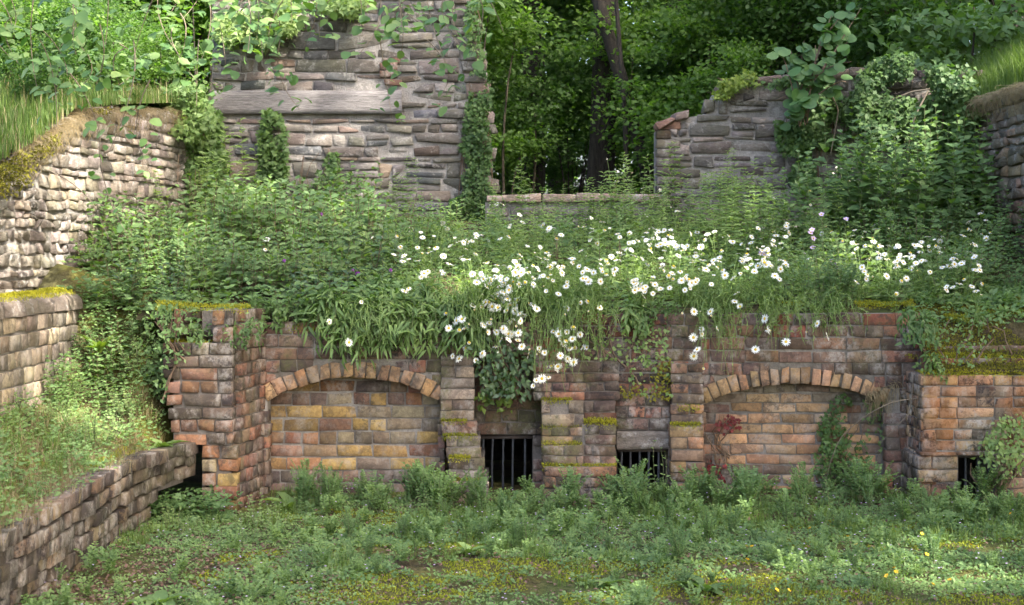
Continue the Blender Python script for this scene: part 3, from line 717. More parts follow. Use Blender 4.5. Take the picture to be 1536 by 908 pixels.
# ---- dark chambers behind the three openings
M['chamber_dark'] = mortar_mat('dark_chamber_wall', (0.05, 0.046, 0.042), (0.11, 0.10, 0.09), (0.03, 0.028, 0.025))  # near-black colour on every inner face of the chambers
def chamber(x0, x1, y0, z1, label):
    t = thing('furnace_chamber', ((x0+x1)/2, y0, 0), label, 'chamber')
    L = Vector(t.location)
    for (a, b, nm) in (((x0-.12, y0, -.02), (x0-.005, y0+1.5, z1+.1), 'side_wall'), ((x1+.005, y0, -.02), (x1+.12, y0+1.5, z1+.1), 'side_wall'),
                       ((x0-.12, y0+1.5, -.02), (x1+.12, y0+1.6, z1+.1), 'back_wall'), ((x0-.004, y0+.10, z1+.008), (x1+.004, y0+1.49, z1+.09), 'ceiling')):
        s = Soup(); box_soup(s, Vector(a)-L, Vector(b)-L); s.obj(nm, [M['chamber_dark']], t)
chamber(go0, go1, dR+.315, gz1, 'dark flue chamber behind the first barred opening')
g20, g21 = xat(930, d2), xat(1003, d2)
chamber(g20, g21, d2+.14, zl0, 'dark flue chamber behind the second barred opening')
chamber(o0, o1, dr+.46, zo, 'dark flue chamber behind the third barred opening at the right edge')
def grate(x0, x1, z1, d, n, label, lean=0.0, bars=None):
    t = thing('iron_grate', ((x0+x1)/2, d, 0), label, 'grate', 'iron bar grates in the brick openings'); L = Vector(t.location)
    s = Soup(); box_soup(s, Vector((x0-.01, d-.012, z1-.024))-L, Vector((x1+.01, d+.012, z1))-L); s.obj('top_rail', [M['iron_rusty']], t)
    for k, fx in enumerate(bars):
        x = x0+(x1-x0)*fx; s = Soup(); tube(s, [Vector((x, d, .0))-L, Vector((x+lean*.5+U(-.004, .004), d+U(-.004, .004), z1*.5))-L, Vector((x+lean, d, z1-.02))-L], .0095, .0095, 6)
        s.obj('bar', [M['iron']], t)
grate(go0, go1, gz1, dR+.07, 5, 'black iron bars of the first opening, between the stepped pier and the buttress', lean=.004, bars=(.06, .24, .44, .62, .85))
grate(g20, g21, zl0, d2+.02, 5, 'black iron bars of the second opening under the stone lintel', bars=(.04, .22, .41, .60, .80))
grate(o0, o1, zo, dr+.09, 4, 'black iron bars of the small third opening at the right edge', bars=(.04, .32, .66, .97))

# ============================================================ LEFT SIDE: low wall, block, upper stone wall
PAL['lowwall'] = [(104, 90, 82), (92, 82, 78), (116, 98, 84), (84, 76, 72), (124, 108, 90), (136, 110, 84), (98, 84, 78)]
w = Wall('low_brick_wall', (-2.3, 7.5, 0), 'low weathered brick retaining wall running along the left edge of the courtyard under the grassy bank', 'brick wall')
path = [(-2.30, 5.0), (-2.27, 8.6), (-2.20, 9.1)]; nC = 5; ph = .083
for c in range(nC+1):
    z = .0+c*ph-.02; pth = [Vector((a, b, 0)) for a, b in path]
    if c >= 3: pth.append(Vector((-2.10, 9.52, 0)))
    else: pth[-1] = Vector((-2.215, 8.95+c*.07, 0))
    off = .012*c
    for i in range(len(pth)-1):
        A, B = pth[i], pth[i+1]; d_ = (B-A).normalized(); Ln = (B-A).length; u = -U(0, .1)
        while u < Ln-.02:
            L = R.choice([.115, .115, .23, .17])*U(.85, 1.12); e = min(u+L, Ln); s0 = max(u, 0); u += L
            if e-s0 < .03: continue
            inn = Vector((0, 0, 1)).cross(d_); pos = A+d_*(s0+e)/2-inn*(off)+inn*(.06+U(-.02, .012)); pos.z = z+ph/2+U(-.004, .004)+.012*math.sin((pos.y)*1.9+c)
            w.piece('brick', pos, d_+Vector((0, 0, U(-.03, .03))), e-s0-.009, ph-.010*U(.7, 1.6), .13, pal('lowwall'), M['brick'], U(-.03, .03))
V = [(-2.33, 5.0), (-2.30, 8.6), (-2.235, 9.0)]
for i in range(2):
    A, B = Vector((*V[i], 0)), Vector((*V[i+1], 0)); prism([(0, -.05), ((B-A).length, -.05), ((B-A).length, .44), (0, .44)], A, B-A, 0, .3, 'mortar', M['mortar_dark'], w.t, w.loc)
A, B = Vector((-2.235, 9.0, 0)), Vector((-2.13, 9.50, 0)); prism([(0, .2), ((B-A).length, .2), ((B-A).length, .44), (0, .44)], A, B-A, 0, .3, 'mortar', M['mortar_dark'], w.t, w.loc)
w.finish(attr_mat=M['brick_attr'])

w = Wall('stone_block_wall', (-3.0, 9, .6), 'pale squared stone wall stub with a dark rounded coping and mossy top at the left edge', 'stone wall')
PAL['block'] = [(150, 132, 116), (138, 122, 110), (162, 146, 128), (128, 116, 108), (156, 136, 112), (144, 134, 124)]
lay(w, P0(-3.0, 5.4), (0, 1, 0), 4.8, .56, 1.30, pitch=.106, blen=.20, palette='block', mat='brick_clean', D=.14, jd=.006, joint=.012, bond='mix')
y = 5.4
while y < 10.2:      # rounded coping stones
    L = U(.22, .4); e = min(y+L, 10.2)
    if 10.2-e < .1: e = 10.2
    def f_cop(u, v, y=y, e=e):
        a = v*np.pi; yy = y+.004+u*(e-y-.008); xx = -3.10+.115*np.cos(a)+(vn(yy*5, a, 2, 1)-.5)*.012; zz = 1.30+.115*np.sin(a)**.6+(vn(yy*4, a, 3, 2)-.5)*.014
        return xx+3.0, yy-9, zz-.6
    o = grid_soup(f_cop, 6, 10).obj('coping_stone', [M['stone']], w.t, smooth=True); o.color = (*S2L((118, 108, 98)), 1); y = e
slab(P0(-3.014, 5.4), (0, 1, 0), 4.79, .5, 1.36, 0, .45, w, 'mortar')
lay(w, P0(-3.34, 10.2), (1, 0, 0), .33, .56, 1.30, pitch=.106, blen=.2, palette='block', mat='brick_clean', D=.1)
w.finish()

# upper stone wall along the left, from the camera side to the back corner
A, B = Vector((-4.00, 5.6, 0)), Vector((-2.86, 14.0, 0)); ul = (B-A).length
w = Wall('stone_side_wall', (-3.4, 10, 1.2), 'tall sunlit rubble stone side wall at the left, topped by grass and half hidden by hanging branches', 'stone wall')
def ltop(u): return float(np.interp(u-2.83, [0, 1.3, 1.9, 2.5, 3.4, 5.7], [2.12, 2.20, 2.42, 2.70, 2.82, 3.05]))+.04*math.sin(u*9)
rubble(w, A, B-A, ul, 1.2, ltop, palette='stone_pale', mat='stone_pale', D=.16, hmin=.05, hmax=.12, lmin=.08, lmax=.21, jd=.014, gap=.018, rot=.06)
us = np.linspace(0, ul, 16)
prism([(0, 1.0), (ul, 1.0)]+[(u, ltop(u)-.03) for u in us[::-1]], A, B-A, .022, .5, 'mortar', M['lime'], w.t, w.loc)
w.finish()

# ============================================================ BACK WALLS
D1 = 14.0
w = Wall('stone_back_wall', (-1.5, 14, 1.5), 'tall grey rubble stone back wall with a grey timber beam and columns of ivy', 'stone wall')
Xa, Xb = xat(318, D1), xat(716, D1)
def rtop(u): return 4.75
bz0, bz1 = zat(172, D1), zat(136, D1); bx1 = xat(603, D1)-Xa
def bh(u, z): return u < bx1+.02 and bz0-.02 < z < bz1+.03
def redge(z): return float(np.interp(z, [1.5, 2.4, 3.4, 4.0, 4.8], [xat(738, D1), xat(735, D1), xat(722, D1), xat(700, D1), xat(690, D1)]))-Xa
def back_holes(u, z): return bh(u, z) or u > redge(z)-.05
rubble(w, (Xa, D1, 0), (1, 0, 0), 2.75, 1.75, rtop, palette='stone', D=.16, hmin=.05, hmax=.17, lmin=.12, lmax=.42, holes=back_holes, jd=.018, gap=.024, rot=.05)
# jagged end stones closing the right edge
z = 1.8
while z < 4.7:
    h = U(.08, .14); x = Xa+redge(z+h/2); w.piece('stone', Vector((x-.06+U(-.03, .02), D1+.08, z+h/2)), (1, 0, 0), U(.18, .3), h-.012, .2, pal('stone'), M['stone'], U(-.03, .03)); z += h
for (px, py, hh) in ((583, 100, .07), (583, 112, .07), (590, 124, .06), (587, 92, .05), (714, 211, .08)):
    w.piece('brick', Vector((xat(px, D1), D1+.02, zat(py, D1))), (1, 0, 0), .17, hh, .1, S2L((112, 88, 76)), M['brick'], 0)
zz = np.linspace(1.5, 4.7, 9)
prism([(0, 1.2)]+[(redge(z)-.03, z) for z in zz]+[(0, 4.72)], (Xa, D1+.016, 0), (1, 0, 0), 0, .5, 'mortar', M['lime'], w.t, w.loc)
w.finish()
def f_beam(u, v):
    a = v*2*np.pi; cy = np.clip(np.cos(a)*1.42, -1, 1); cz = np.clip(np.sin(a)*1.42, -1, 1)
    x = Xa+.02+u*(bx1-.02); n = (vn(x*3, a*3, 2, 3)-.5)*.012
    y = D1+.05+cy*(.09+n); z = (bz0+bz1)/2+cz*((bz1-bz0)/2-.004)+n*.5*np.abs(cz); return x+1.0, y-14, z-2.9
s = grid_soup(f_beam, 60, 17)
e = np.array([[bx1+Xa+1.0, D1+.05+a*.089-14, (bz0+bz1)/2+b*((bz1-bz0)/2-.006)-2.9] for a, b in ((-1, -1), (1, -1), (1, 1), (-1, 1))]); s.add(e, [[0, 1, 2, 3]])
o = s.obj('timber_beam', [M['timber']], None, (-1.0, 14, 2.9)); tag(o, 'long weathered grey timber beam set across the tall stone back wall', 'timber beam')

# low wall in the gap with flat coping
D2 = 13.5
w = Wall('low_stone_wall', (.6, 13.5, 1.6), 'low stone wall with flat coping closing the gap in front of the dark woodland', 'stone wall')
Xc, Xd = xat(728, D2), xat(992, D2); zc_ = zat(302, D2)
rubble(w, (Xc, D2, 0), (1, 0, 0), Xd-Xc, 1.75, zc_, palette='stone_right', D=.15, hmin=.06, hmax=.12, lmin=.14, lmax=.34)
slab(P0(Xc, D2+.02), (1, 0, 0), Xd-Xc, 1.3, zc_-.01, 0, .4, w, 'lime')
x = Xc
while x < Xd:
    L = U(.3, .55); e = min(x+L, Xd); w.piece('stone', Vector(((x+e)/2, D2+.18, zc_+.03)), (1, 0, 0), e-x-.012, .075, .44, S2L((158, 140, 126)), M['stone_pale'], U(-.008, .008)); x = e
w.finish()

# right back wall with a rounded shoulder
D3 = 13.6
w = Wall('stone_wall', (2.8, 13.6, 1.6), 'grey stone wall with a rounded brick cornered shoulder on its left, its right part buried in ivy', 'stone wall')
Xe, Xf = xat(985, D3), xat(1478, D3)
pts = [(985, 186), (992, 177), (1008, 171), (1060, 164), (1066, 150), (1074, 130), (1090, 121), (1150, 116), (1200, 116), (1260, 104), (1478, 108)]
def t3(u):
    px = CX+F*(Xe+u)/D3; return zat(float(np.interp(px, [p[0] for p in pts], [p[1] for p in pts])), D3)
rubble(w, (Xe+.12, D3, 0), (1, 0, 0), Xf-Xe-.12, 1.75, lambda u: t3(u+.12)-.07, palette='stone_right', D=.16, hmin=.055, hmax=.14, lmin=.13, lmax=.34, gap=.024, jd=.018, rot=.045)
z = 1.8; k = 0
while z < t3(.05)-.05:
    L = .13 if k % 2 else .22; w.piece('brick', Vector((Xe+L/2, D3+.05, z+.04)), (1, 0, 0), L, .074, .12, pal('pier') if z > 2.6 else pal('stone_right'), M['brick'], 0); z += .085; k += 1
us = np.linspace(0, Xf-Xe, 60)
prism([(0.02, 1.3), (Xf-Xe, 1.3)]+[(max(u, .02), t3(u)-.05) for u in us[::-1]], (Xe, D3+.018, 0), (1, 0, 0), 0, .45, 'mortar', M['lime'], w.t, w.loc)
# coping stones following the shoulder
u = 0.0
while u < Xf-Xe-.05:
    L = U(.10, .16) if u < .25 else U(.2, .38); e = min(u+L, Xf-Xe); z0_, z1_ = t3(u), t3(e)
    if abs(z1_-z0_) < .12:
        w.piece('stone', Vector((Xe+(u+e)/2, D3+.16, (z0_+z1_)/2-.03)), (1, 0, 0), math.hypot(e-u, z1_-z0_)-.008, .075, .40, S2L(R.choice([(136, 120, 112), (124, 110, 102)])) if u > .12 else S2L((132, 104, 92)), M['stone'], -math.atan2(z1_-z0_, e-u))
    u = e
w.finish()

# right side wall
A, B = Vector((4.22, 13.6, 0)), Vector((4.18, 10.2, 0)); ul = (B-A).length
w = Wall('stone_side_wall', (4.2, 12, 1.5), 'dark reddish stone side wall at the right edge with a grass overhang and dry roots on top', 'stone wall')
PAL['rightside'] = [(140, 116, 98), (152, 124, 102), (124, 108, 98), (158, 118, 96), (144, 130, 116), (114, 100, 92)]
rubble(w, A, B-A, ul, 1.1, lambda u: 3.02, palette='rightside', D=.16, hmin=.06, hmax=.12, lmin=.1, lmax=.26, jd=.022)
prism([(0, 1.0), (ul, 1.0), (ul, 3.0), (0, 3.0)], A, B-A, .035, .4, 'mortar', M['lime'], w.t, w.loc)
w.finish()

# ============================================================ UPPER BANKS AND WOODLAND FLOOR
def lb_z(x, y):
    t = (np.asarray(y, float)-8.4)/5.6; xw = -3.62+.76*np.clip(t, -.8, 1); top = np.interp(y, [8, 9.7, 10.3, 10.9, 11.8, 14.0], [2.15, 2.26, 2.46, 2.73, 2.86, 3.1])
    k = np.maximum(0, xw-np.asarray(x, float)); return top+.02+.13*k**.8+(vn(x, y, 2.2, 6)-.5)*.16*np.clip(k*3, 0, 1)
def f_lb(u, v):
    y = 5.4+v*11.1; xw = -3.62+.76*np.clip((y-8.4)/5.6, -.8, 1); x = xw-.03-u*7; return x, y, lb_z(x, y)
struct(grid_soup(f_lb, 50, 60), 'upper_left_bank', 'grassearth')
def rb_z(x, y): k = np.maximum(0, np.asarray(x, float)-4.2); return 3.04+.40*np.clip(k*1.6, 0, 1.4)**.7+(vn(x, y, 2.4, 7)-.5)*.12
def f_rb(u, v): x = 4.19+u*7; y = 8.5+v*7.5; return x, y, rb_z(x, y)
struct(grid_soup(f_rb, 40, 40), 'upper_right_bank', 'grassearth')
def wf_z(x, y):
    x = np.asarray(x, float); y = np.asarray(y, float)
    return 1.75+.035*(y-14)+1.3*sm((-x-1.8)/3.0)+1.4*sm((x-4.0)/3.0)+.9*sm((x-1.6)/1.5)*sm((y-14.3)/1)*(x < 9)*.6+(vn(x, y, .5, 3)-.5)*.5
def f_wf(u, v):
    x = -60+u*120; y = 14.35+v**2*90; return x, y, wf_z(x, y)
struct(grid_soup(f_wf, 160, 70), 'woodland_floor', 'soil')
# ============================================================ VEGETATION
npR = rng
def rdir(n, z=0.3, s=1.0): return norm(npR.normal(size=(n, 3))*s+np.array([0, 0, z]))

# ---- prototypes of herbs: each returns (stem soup, foliage soup)
def herb(h, nst, gap, ll, lw, spread=.35, tpl=LEAF2, droop=.35, lean=(0, 0), per=2, bare=.12, top_small=.5, sw=.0022, curve=.25):
    st = Soup(); fo = Soup()
    for k in range(nst):
        a = U(0, 6.28); r = spread*h*math.sqrt(U(0, 1)); hh = h*U(.65, 1.05)
        p0 = np.array([r*.35*math.cos(a), r*.35*math.sin(a), 0]); p1 = np.array([r*math.cos(a)+lean[0]*hh, r*math.sin(a)+lean[1]*hh, hh])
        pts = arc(p0, p1, (math.cos(a)*curve*.2*hh, math.sin(a)*curve*.2*hh, .08*hh), 7); tube(st, pts, sw*1.2, sw*.6, 3)
        n = max(3, int(hh*(1-bare)/gap)); t = np.linspace(bare, 1, n)
        P = np.stack([np.interp(t*6, range(7), pts[:, j]) for j in range(3)], 1)
        for q in range(per):
            an = np.arange(n)*(1.57 if per == 2 else 2.4)+q*6.283/per+U(0, 6)+npR.normal(size=n)*.25
            up = .55-droop+.5*t+npR.normal(size=n)*.15
            D = np.stack([np.cos(an), np.sin(an), up], 1); sz = (1-(1-top_small)*t)*npR.uniform(.7, 1.3, n)
            N = np.stack([-.3*np.cos(an), -.3*np.sin(an)-.75, np.ones(n)], 1)+npR.normal(size=(n, 3))*.22
            leaves(fo, P, D, N, ll*sz, lw*sz, tpl, curl=.15)
    return st, fo
def feathery(h, nst, ll, n_leaf=7, spread=.5):
    """yarrow or silverweed like: fronds with paired leaflets"""
    st = Soup(); fo = Soup()
    for k in range(nst):
        a = U(0, 6.28); out = U(.25, 1)*spread*h; hh = h*U(.55, 1)
        p1 = np.array([out*math.cos(a), out*math.sin(a), hh]); pts = arc((0, 0, 0), p1, (0, 0, .15*h), 6); tube(st, pts, .0018, .0008, 3)
        t = np.linspace(.2, 1, n_leaf); P = np.stack([np.interp(t*5, range(6), pts[:, j]) for j in range(3)], 1)
        d = norm(np.gradient(pts, axis=0)); Dm = np.stack([np.interp(t*5, range(6), d[:, j]) for j in range(3)], 1); sd = norm(np.cross(Dm, [0, 0, 1])+1e-6)
        for sg in (-1, 1):
            D = sd*sg+Dm*.5+npR.normal(size=P.shape)*.12; leaves(fo, P, D, np.array([0, -.6, 1])+npR.normal(size=P.shape)*.35, ll*(1.05-.5*t)*npR.uniform(.8, 1.2, n_leaf), ll*.38, LEAF1)
    return st, fo
def clump_low(r, n, ll, lw, h=.05, tpl=LEAF2):
    fo = Soup(); a = npR.uniform(0, 6.283, n); q = r*np.sqrt(npR.random(n)); P = np.stack([q*np.cos(a), q*np.sin(a), npR.random(n)*h*(1-.5*q/r)], 1)
    D = np.stack([np.cos(a), np.sin(a), npR.uniform(-.1, .7, n)], 1)+npR.normal(size=(n, 3))*.45; leaves(fo, P, D, np.array([0, -.6, 1])+npR.normal(size=(n, 3))*.35, ll*npR.uniform(.6, 1.2, n), lw*npR.uniform(.7, 1.1, n), tpl, curl=.15); return fo
def grass_soup(r, n, h, w=.003, out=.5, s=None):
    s = s or Soup(); a = npR.uniform(0, 6.283, n); q = r*np.sqrt(npR.random(n)); P = np.stack([q*np.cos(a), q*np.sin(a), np.zeros(n)], 1)
    hh = h*npR.uniform(.5, 1.1, n); o = npR.uniform(.1, out, n)*hh; b = a+npR.normal(size=n)*.8
    dx = np.stack([np.cos(b), np.sin(b), np.zeros(n)], 1); sd = np.stack([-np.sin(b), np.cos(b), np.zeros(n)], 1)*w*.5
    m1 = P+dx*(o*.25)[:, None]+np.array([0, 0, 1])*(hh*.5)[:, None]; m2 = P+dx*o[:, None]+np.array([0, 0, 1])*(hh*npR.uniform(.7, 1, n))[:, None]
    V = np.stack([P-sd, P+sd, m1+sd*.8, m1-sd*.8, m2], 1).reshape(-1, 3); b5 = np.arange(n)*5
    Q = np.stack([b5, b5+1, b5+2, b5+3], 1); T = np.stack([b5+3, b5+2, b5+4], 1); s.add(V, Q, T, 0, np.repeat(npR.random(n), 5)); return s

def proto(name, st, fo, stm, fom, label, cat, group=None):
    """mesh data of one kind of plant, to be shared by its copies"""
    return dict(name=name, st=st.mesh('stem', [M[stm]]) if st and st.n else None, fo=fo.mesh('foliage', [M[fom]]), label=label, cat=cat, group=group)
PL_C = [(300, 'beside the low brick wall'), (410, 'below the tall left pier'), (665, 'before the yellow arch panel'), (810, 'near the first barred opening'), (925, 'before the central buttress'), (1060, 'near the second barred opening'), (1375, 'before the tan arch panel'), (9999, 'before the rusty pier')]
PL_L = [(240, 'behind the stone stub'), (400, 'above the tall left pier'), (660, 'above the yellow arch'), (810, 'above the first opening'), (930, 'above the buttress'), (1060, 'above the second opening'), (1375, 'above the tan arch'), (9999, 'above the rusty pier')]
def place(x, y, z):
    px = CX+F*x/y; s_ = next(t for a, t in (PL_C if z < .5 else PL_L) if px < a)
    return ('in front, ' if (z < .5 and y < 8.5) else 'at the back, ' if (z > .5 and y > 11.8) else '')+s_
def put(pr, x, y, z, rz=None, sc=1.0, label=None, group=None, tilt=0.0, single=False):
    rz = U(-.75, .75) if rz is None else rz
    if single or pr['st'] is None:
        r = bpy.data.objects.new(pr['name'], pr['fo']); COL.objects.link(r)
    else:
        r = bpy.data.objects.new(pr['name'], None); r.empty_display_size = .05; COL.objects.link(r)
        for me, nm in ((pr['st'], 'stem'), (pr['fo'], 'foliage')):
            o = bpy.data.objects.new(nm, me); link(o, r)
    r.location = (x, y, z); r.rotation_euler = (tilt, U(-.06, .06), rz); r.scale = (sc,)*3
    return tag(r, label or pr['label']+' '+place(x, y, z), pr['cat'], group or pr['group'])

# ---- ground cover of the courtyard (uncountable)
def scatter_soup(protos, pts, scl, zf, name, mat, label, cat):
    s = Soup()
    for (x, y), sc in zip(pts, scl):
        p = R.choice(protos); a = U(-.8, .8); c_, s_ = math.cos(a)*sc, math.sin(a)*sc
        m = Matrix(((c_, -s_, 0, x), (s_, c_, 0, y), (0, 0, sc, zf(x, y)), (0, 0, 0, 1))); s.merge(p, m)
    o = s.obj(name, [M[mat]] if isinstance(mat, str) else [M[k] for k in mat]); return tag(o, label, cat, None, 'stuff')
def court_pts(n, x0=-2.35, x1=4.6, y0=6.3, y1=10.05, thr=.0, seed=0, sc_=1.2):
    out = []
    while len(out) < n:
        y = U(y0, y1); hw = 768/F*y+.3; x = U(max(x0, -hw), min(x1, hw))
        if y > 9.62 and not (-1.64 < x < -.5 or 1.35 < x < 2.75 or -.2 < x < .18 or .76 < x < 1.04): continue
        if x > 2.75 and y > 9.5: continue
        if x < -1.6 and y > 9.35: continue
        if vn(x, y, sc_, seed) < thr: continue
        if y < 8.3 and x > -.9 and vn(x, y, 1.1, 41) > .47 and R.random() < .8: continue
        if ((x-.15)/1.0)**2+((y-7.35)/.5)**2 < 1 and R.random() < .72: continue
        # leaf litter shows in the lower left corner
        if x < -1.2 and y < 8.2 and R.random() < .55: continue
        out.append((x, y))
    return out
cl = [clump_low(.07, 26, .022, .016, .04) for _ in range(6)]; cl2 = [clump_low(.05, 22, .014, .010, .03) for _ in range(5)]
fe = [feathery(.13, 9, .03, 7)[1] for _ in range(6)]; gr = [grass_soup(.05, 22, .11) for _ in range(4)]
p = court_pts(1200, seed=21, thr=.3); scatter_soup(cl, p, [U(.6, 1.4) for _ in p], court_z, 'ground_cover', 'leaf_mid', 'low leafy green weeds covering the courtyard floor', 'ground cover')
p = court_pts(2300, seed=22, thr=.36, sc_=1.9); scatter_soup(cl2, p, [U(.7, 1.5) for _ in p], court_z, 'ground_cover', 'leaf_light', 'pale small leaved creeping weeds patched over the courtyard floor', 'ground cover')
p = court_pts(220, seed=23, thr=.5, sc_=.9); scatter_soup(fe, p, [U(.6, 1.3) for _ in p], court_z, 'ground_cover', 'leaf_blue', 'blue green feathery weeds carpeting the courtyard floor', 'ground cover')
p = court_pts(700, seed=26, thr=.40, sc_=1.4); scatter_soup(cl, p, [U(.7, 1.5) for _ in p], court_z, 'ground_cover', 'leaf_light', 'pale green broad leaved weeds scattered over the courtyard floor', 'ground cover')
p = court_pts(500, seed=24, thr=.5, sc_=1.5); scatter_soup(gr, p, [U(.6, 1.3) for _ in p], court_z, 'grass', 'grass', 'short grass growing among the courtyard weeds', 'grass')
# moss carpet and dead leaves on the courtyard
ms = Soup(); n = 120000; X = npR.uniform(-1.6, 4.0, n); Y = npR.uniform(6.4, 9.3, n); k = ((vn(X, Y, 1.1, 41) > .45) & (vn(X, Y, 6, 32) > .33)) | ((((X-.15)/1.0)**2+((Y-7.35)/.5)**2 < 1.1) & (vn(X, Y, 5, 33) > .38)); X, Y = X[k], Y[k]
leaves(ms, np.stack([X, Y, court_z(X, Y)+.004], 1), rdir(len(X), 1.2), npR.normal(size=(len(X), 3)), .013, .007, LEAF1)
tag(ms.obj('moss_carpet', [M['moss']]), 'yellow green moss carpet between the courtyard weeds', 'moss', None, 'stuff')
ls = Soup(); n = 26000; X = npR.uniform(-2.3, 4.0, n); Y = npR.uniform(6.3, 9.9, n); wgt = np.where((X < -.9) & (Y < 8.6), 1, .3); k = npR.random(n) < wgt; X, Y = X[k], Y[k]
leaves(ls, np.stack([X, Y, court_z(X, Y)+.008+npR.random(len(X))*.01], 1), norm(npR.normal(size=(len(X), 3))*np.array([1, 1, .2])), np.array([0, 0, 1])+npR.normal(size=(len(X), 3))*.3, npR.uniform(.012, .035, len(X)), .016, LEAF2)
tag(ls.obj('leaf_litter', [M['litter']]), 'brown fallen leaf litter on the bare courtyard earth', 'leaf litter', None, 'stuff')
fs = Soup(); p = court_pts(420, seed=25); p = np.array(p); P = np.stack([p[:, 0], p[:, 1], court_z(p[:, 0], p[:, 1])+npR.uniform(.04, .12, len(p))], 1)
for q in range(5): an = q*1.2566; leaves(fs, P, np.stack([np.full(len(P), math.cos(an)), np.full(len(P), math.sin(an)*.9), np.full(len(P), .4)], 1), (0, -.6, 1), .006, .005, LEAF1)
tag(fs.obj('tiny_flowers', [M['lilac']]), 'tiny pale lilac flowers dotted through the courtyard weeds', 'flowers', None, 'stuff')

# ---- taller courtyard weeds, each a plant
def protos(n, fn, name, stm, fom, label, cat, group=None): return [proto(name, *fn(), stm, fom, label, cat, group) for _ in range(n)]
G_court = 'feathery weeds standing in the courtyard'
w_fe = protos(5, lambda: feathery(.30, 22, .042, 12, .55), 'feathery_weed', 'stem', 'leaf_blue', 'feathery blue green weed', 'weed', G_court)+protos(3, lambda: feathery(.30, 20, .038, 12, .5), 'feathery_weed', 'stem', 'leaf_mid', 'feathery mid green weed', 'weed', 'feathery mid green weeds in the courtyard')
w_fe2 = protos(4, lambda: feathery(.36, 16, .032, 16, .35), 'feathery_weed', 'stem', 'leaf_mid', 'fine leaved green weed', 'weed', 'fine leaved weeds standing in the courtyard')
w_bush = protos(4, lambda: herb(.26, 9, .03, .05, .026, .6), 'leafy_weed', 'stem', 'leaf_mid', 'small leafy weed with paired leaves', 'weed', 'leafy weeds standing in the courtyard')
w_light = protos(3, lambda: herb(.22, 9, .024, .034, .024, .8), 'leafy_weed', 'stem', 'leaf_light', 'pale green bushy weed', 'weed', 'pale bushy weeds in the courtyard')
def court_put(pr, px, d, sc): x = xat(px, d); put(R.choice(pr), x, d, float(court_z(x, d))-.01, sc=sc)
for (a, b, da, db, n, pr, s0, s1) in [
    (700, 800, 9.1, 9.6, 9, w_fe, .5, .8), (800, 930, 9.2, 9.6, 10, w_fe, .6, .9), (925, 1005, 9.0, 9.6, 11, w_fe2, .45, .75), (1005, 1140, 9.2, 9.8, 14, w_fe, .7, 1.05),
    (1140, 1400, 9.0, 9.8, 20, w_bush, .5, .9), (1180, 1440, 8.6, 9.5, 14, w_fe2, .45, .8), (400, 660, 9.1, 9.75, 16, w_bush, .5, .9), (560, 680, 9.3, 9.8, 7, w_fe, .8, 1.1),
    (240, 420, 8.4, 9.2, 13, w_light, .6, 1.0), (500, 620, 7.3, 8.6, 10, w_fe2, .7, 1.0), (250, 500, 7.6, 8.8, 12, w_bush, .5, .8), (1000, 1100, 7.2, 8.2, 6, w_fe, .5, .8),
    (620, 1000, 8.2, 9.2, 14, w_fe2, .35, .6), (1000, 1500, 7.4, 9.0, 30, w_light, .3, .6), (1380, 1530, 8.6, 9.3, 12, w_fe, .5, .8), (700, 1450, 7.0, 8.4, 8, w_fe2, .3, .5), (900, 980, 8.0, 8.4, 3, w_fe2, .8, 1.), (945, 960, 9.1, 9.4, 2, w_fe2, .8, .9)]:
    for _ in range(max(2, int(n*(.62 if db > 9.1 else .45)))): court_put(pr, U(a, b), U(da, db), U(s0, s1)*(.82 if db > 9.1 else .6)*R.choice((.7, 1, 1.15)))
for _ in range(26): court_put(w_fe2 if R.random() < .5 else w_fe, U(420, 1500), U(9.15, 9.6), U(.7, 1.05))
for _ in range(14): court_put(w_fe2, U(480, 1500), U(7.6, 9.0), U(.5, .8))
# broad leaved docks and dandelions
def rosette(n, ll, lw, up=.7, tpl=LANCE):
    fo = Soup(); a = np.arange(n)*2.4+npR.normal(size=n)*.2; D = np.stack([np.cos(a), np.sin(a), npR.uniform(up*.4, up*1.5, n)], 1)
    leaves(fo, np.stack([.01*np.cos(a), .01*np.sin(a), np.zeros(n)+.01], 1), D, np.stack([-np.cos(a), -np.sin(a), np.ones(n)], 1), ll*npR.uniform(.6, 1.1, n), lw, tpl, curl=.35); return Soup(), fo
w_dock = protos(3, lambda: rosette(8, .19, .075), 'dock_plant', 'stem', 'leaf_light', 'broad leaved dock rosette', 'plant')
for (px, d, sc, lb) in [(437, 9.45, 1.1, 'broad leaved dock in front of the left arch'), (240, 6.9, 1.0, 'broad leaved dock at the lower left corner of the courtyard'), (705, 8.0, .7, 'small upright dock left of the courtyard middle'),
                        (1430, 8.9, .9, 'bluish broad leaved dock before the right pier'), (1060, 7.2, .9, 'toothed leafy plant near the bottom edge right of centre'), (915, 7.35, .7, 'pale strap leaved plant at the bottom of the courtyard')]:
    x = xat(px, d); put(R.choice(w_dock), x, d, float(court_z(x, d)), sc=sc, label=lb)
x = xat(263, 9.15); put(w_dock[0], -2.2, 9.25, .44, sc=.9, label='bright dandelion rosette on the end of the low brick wall')
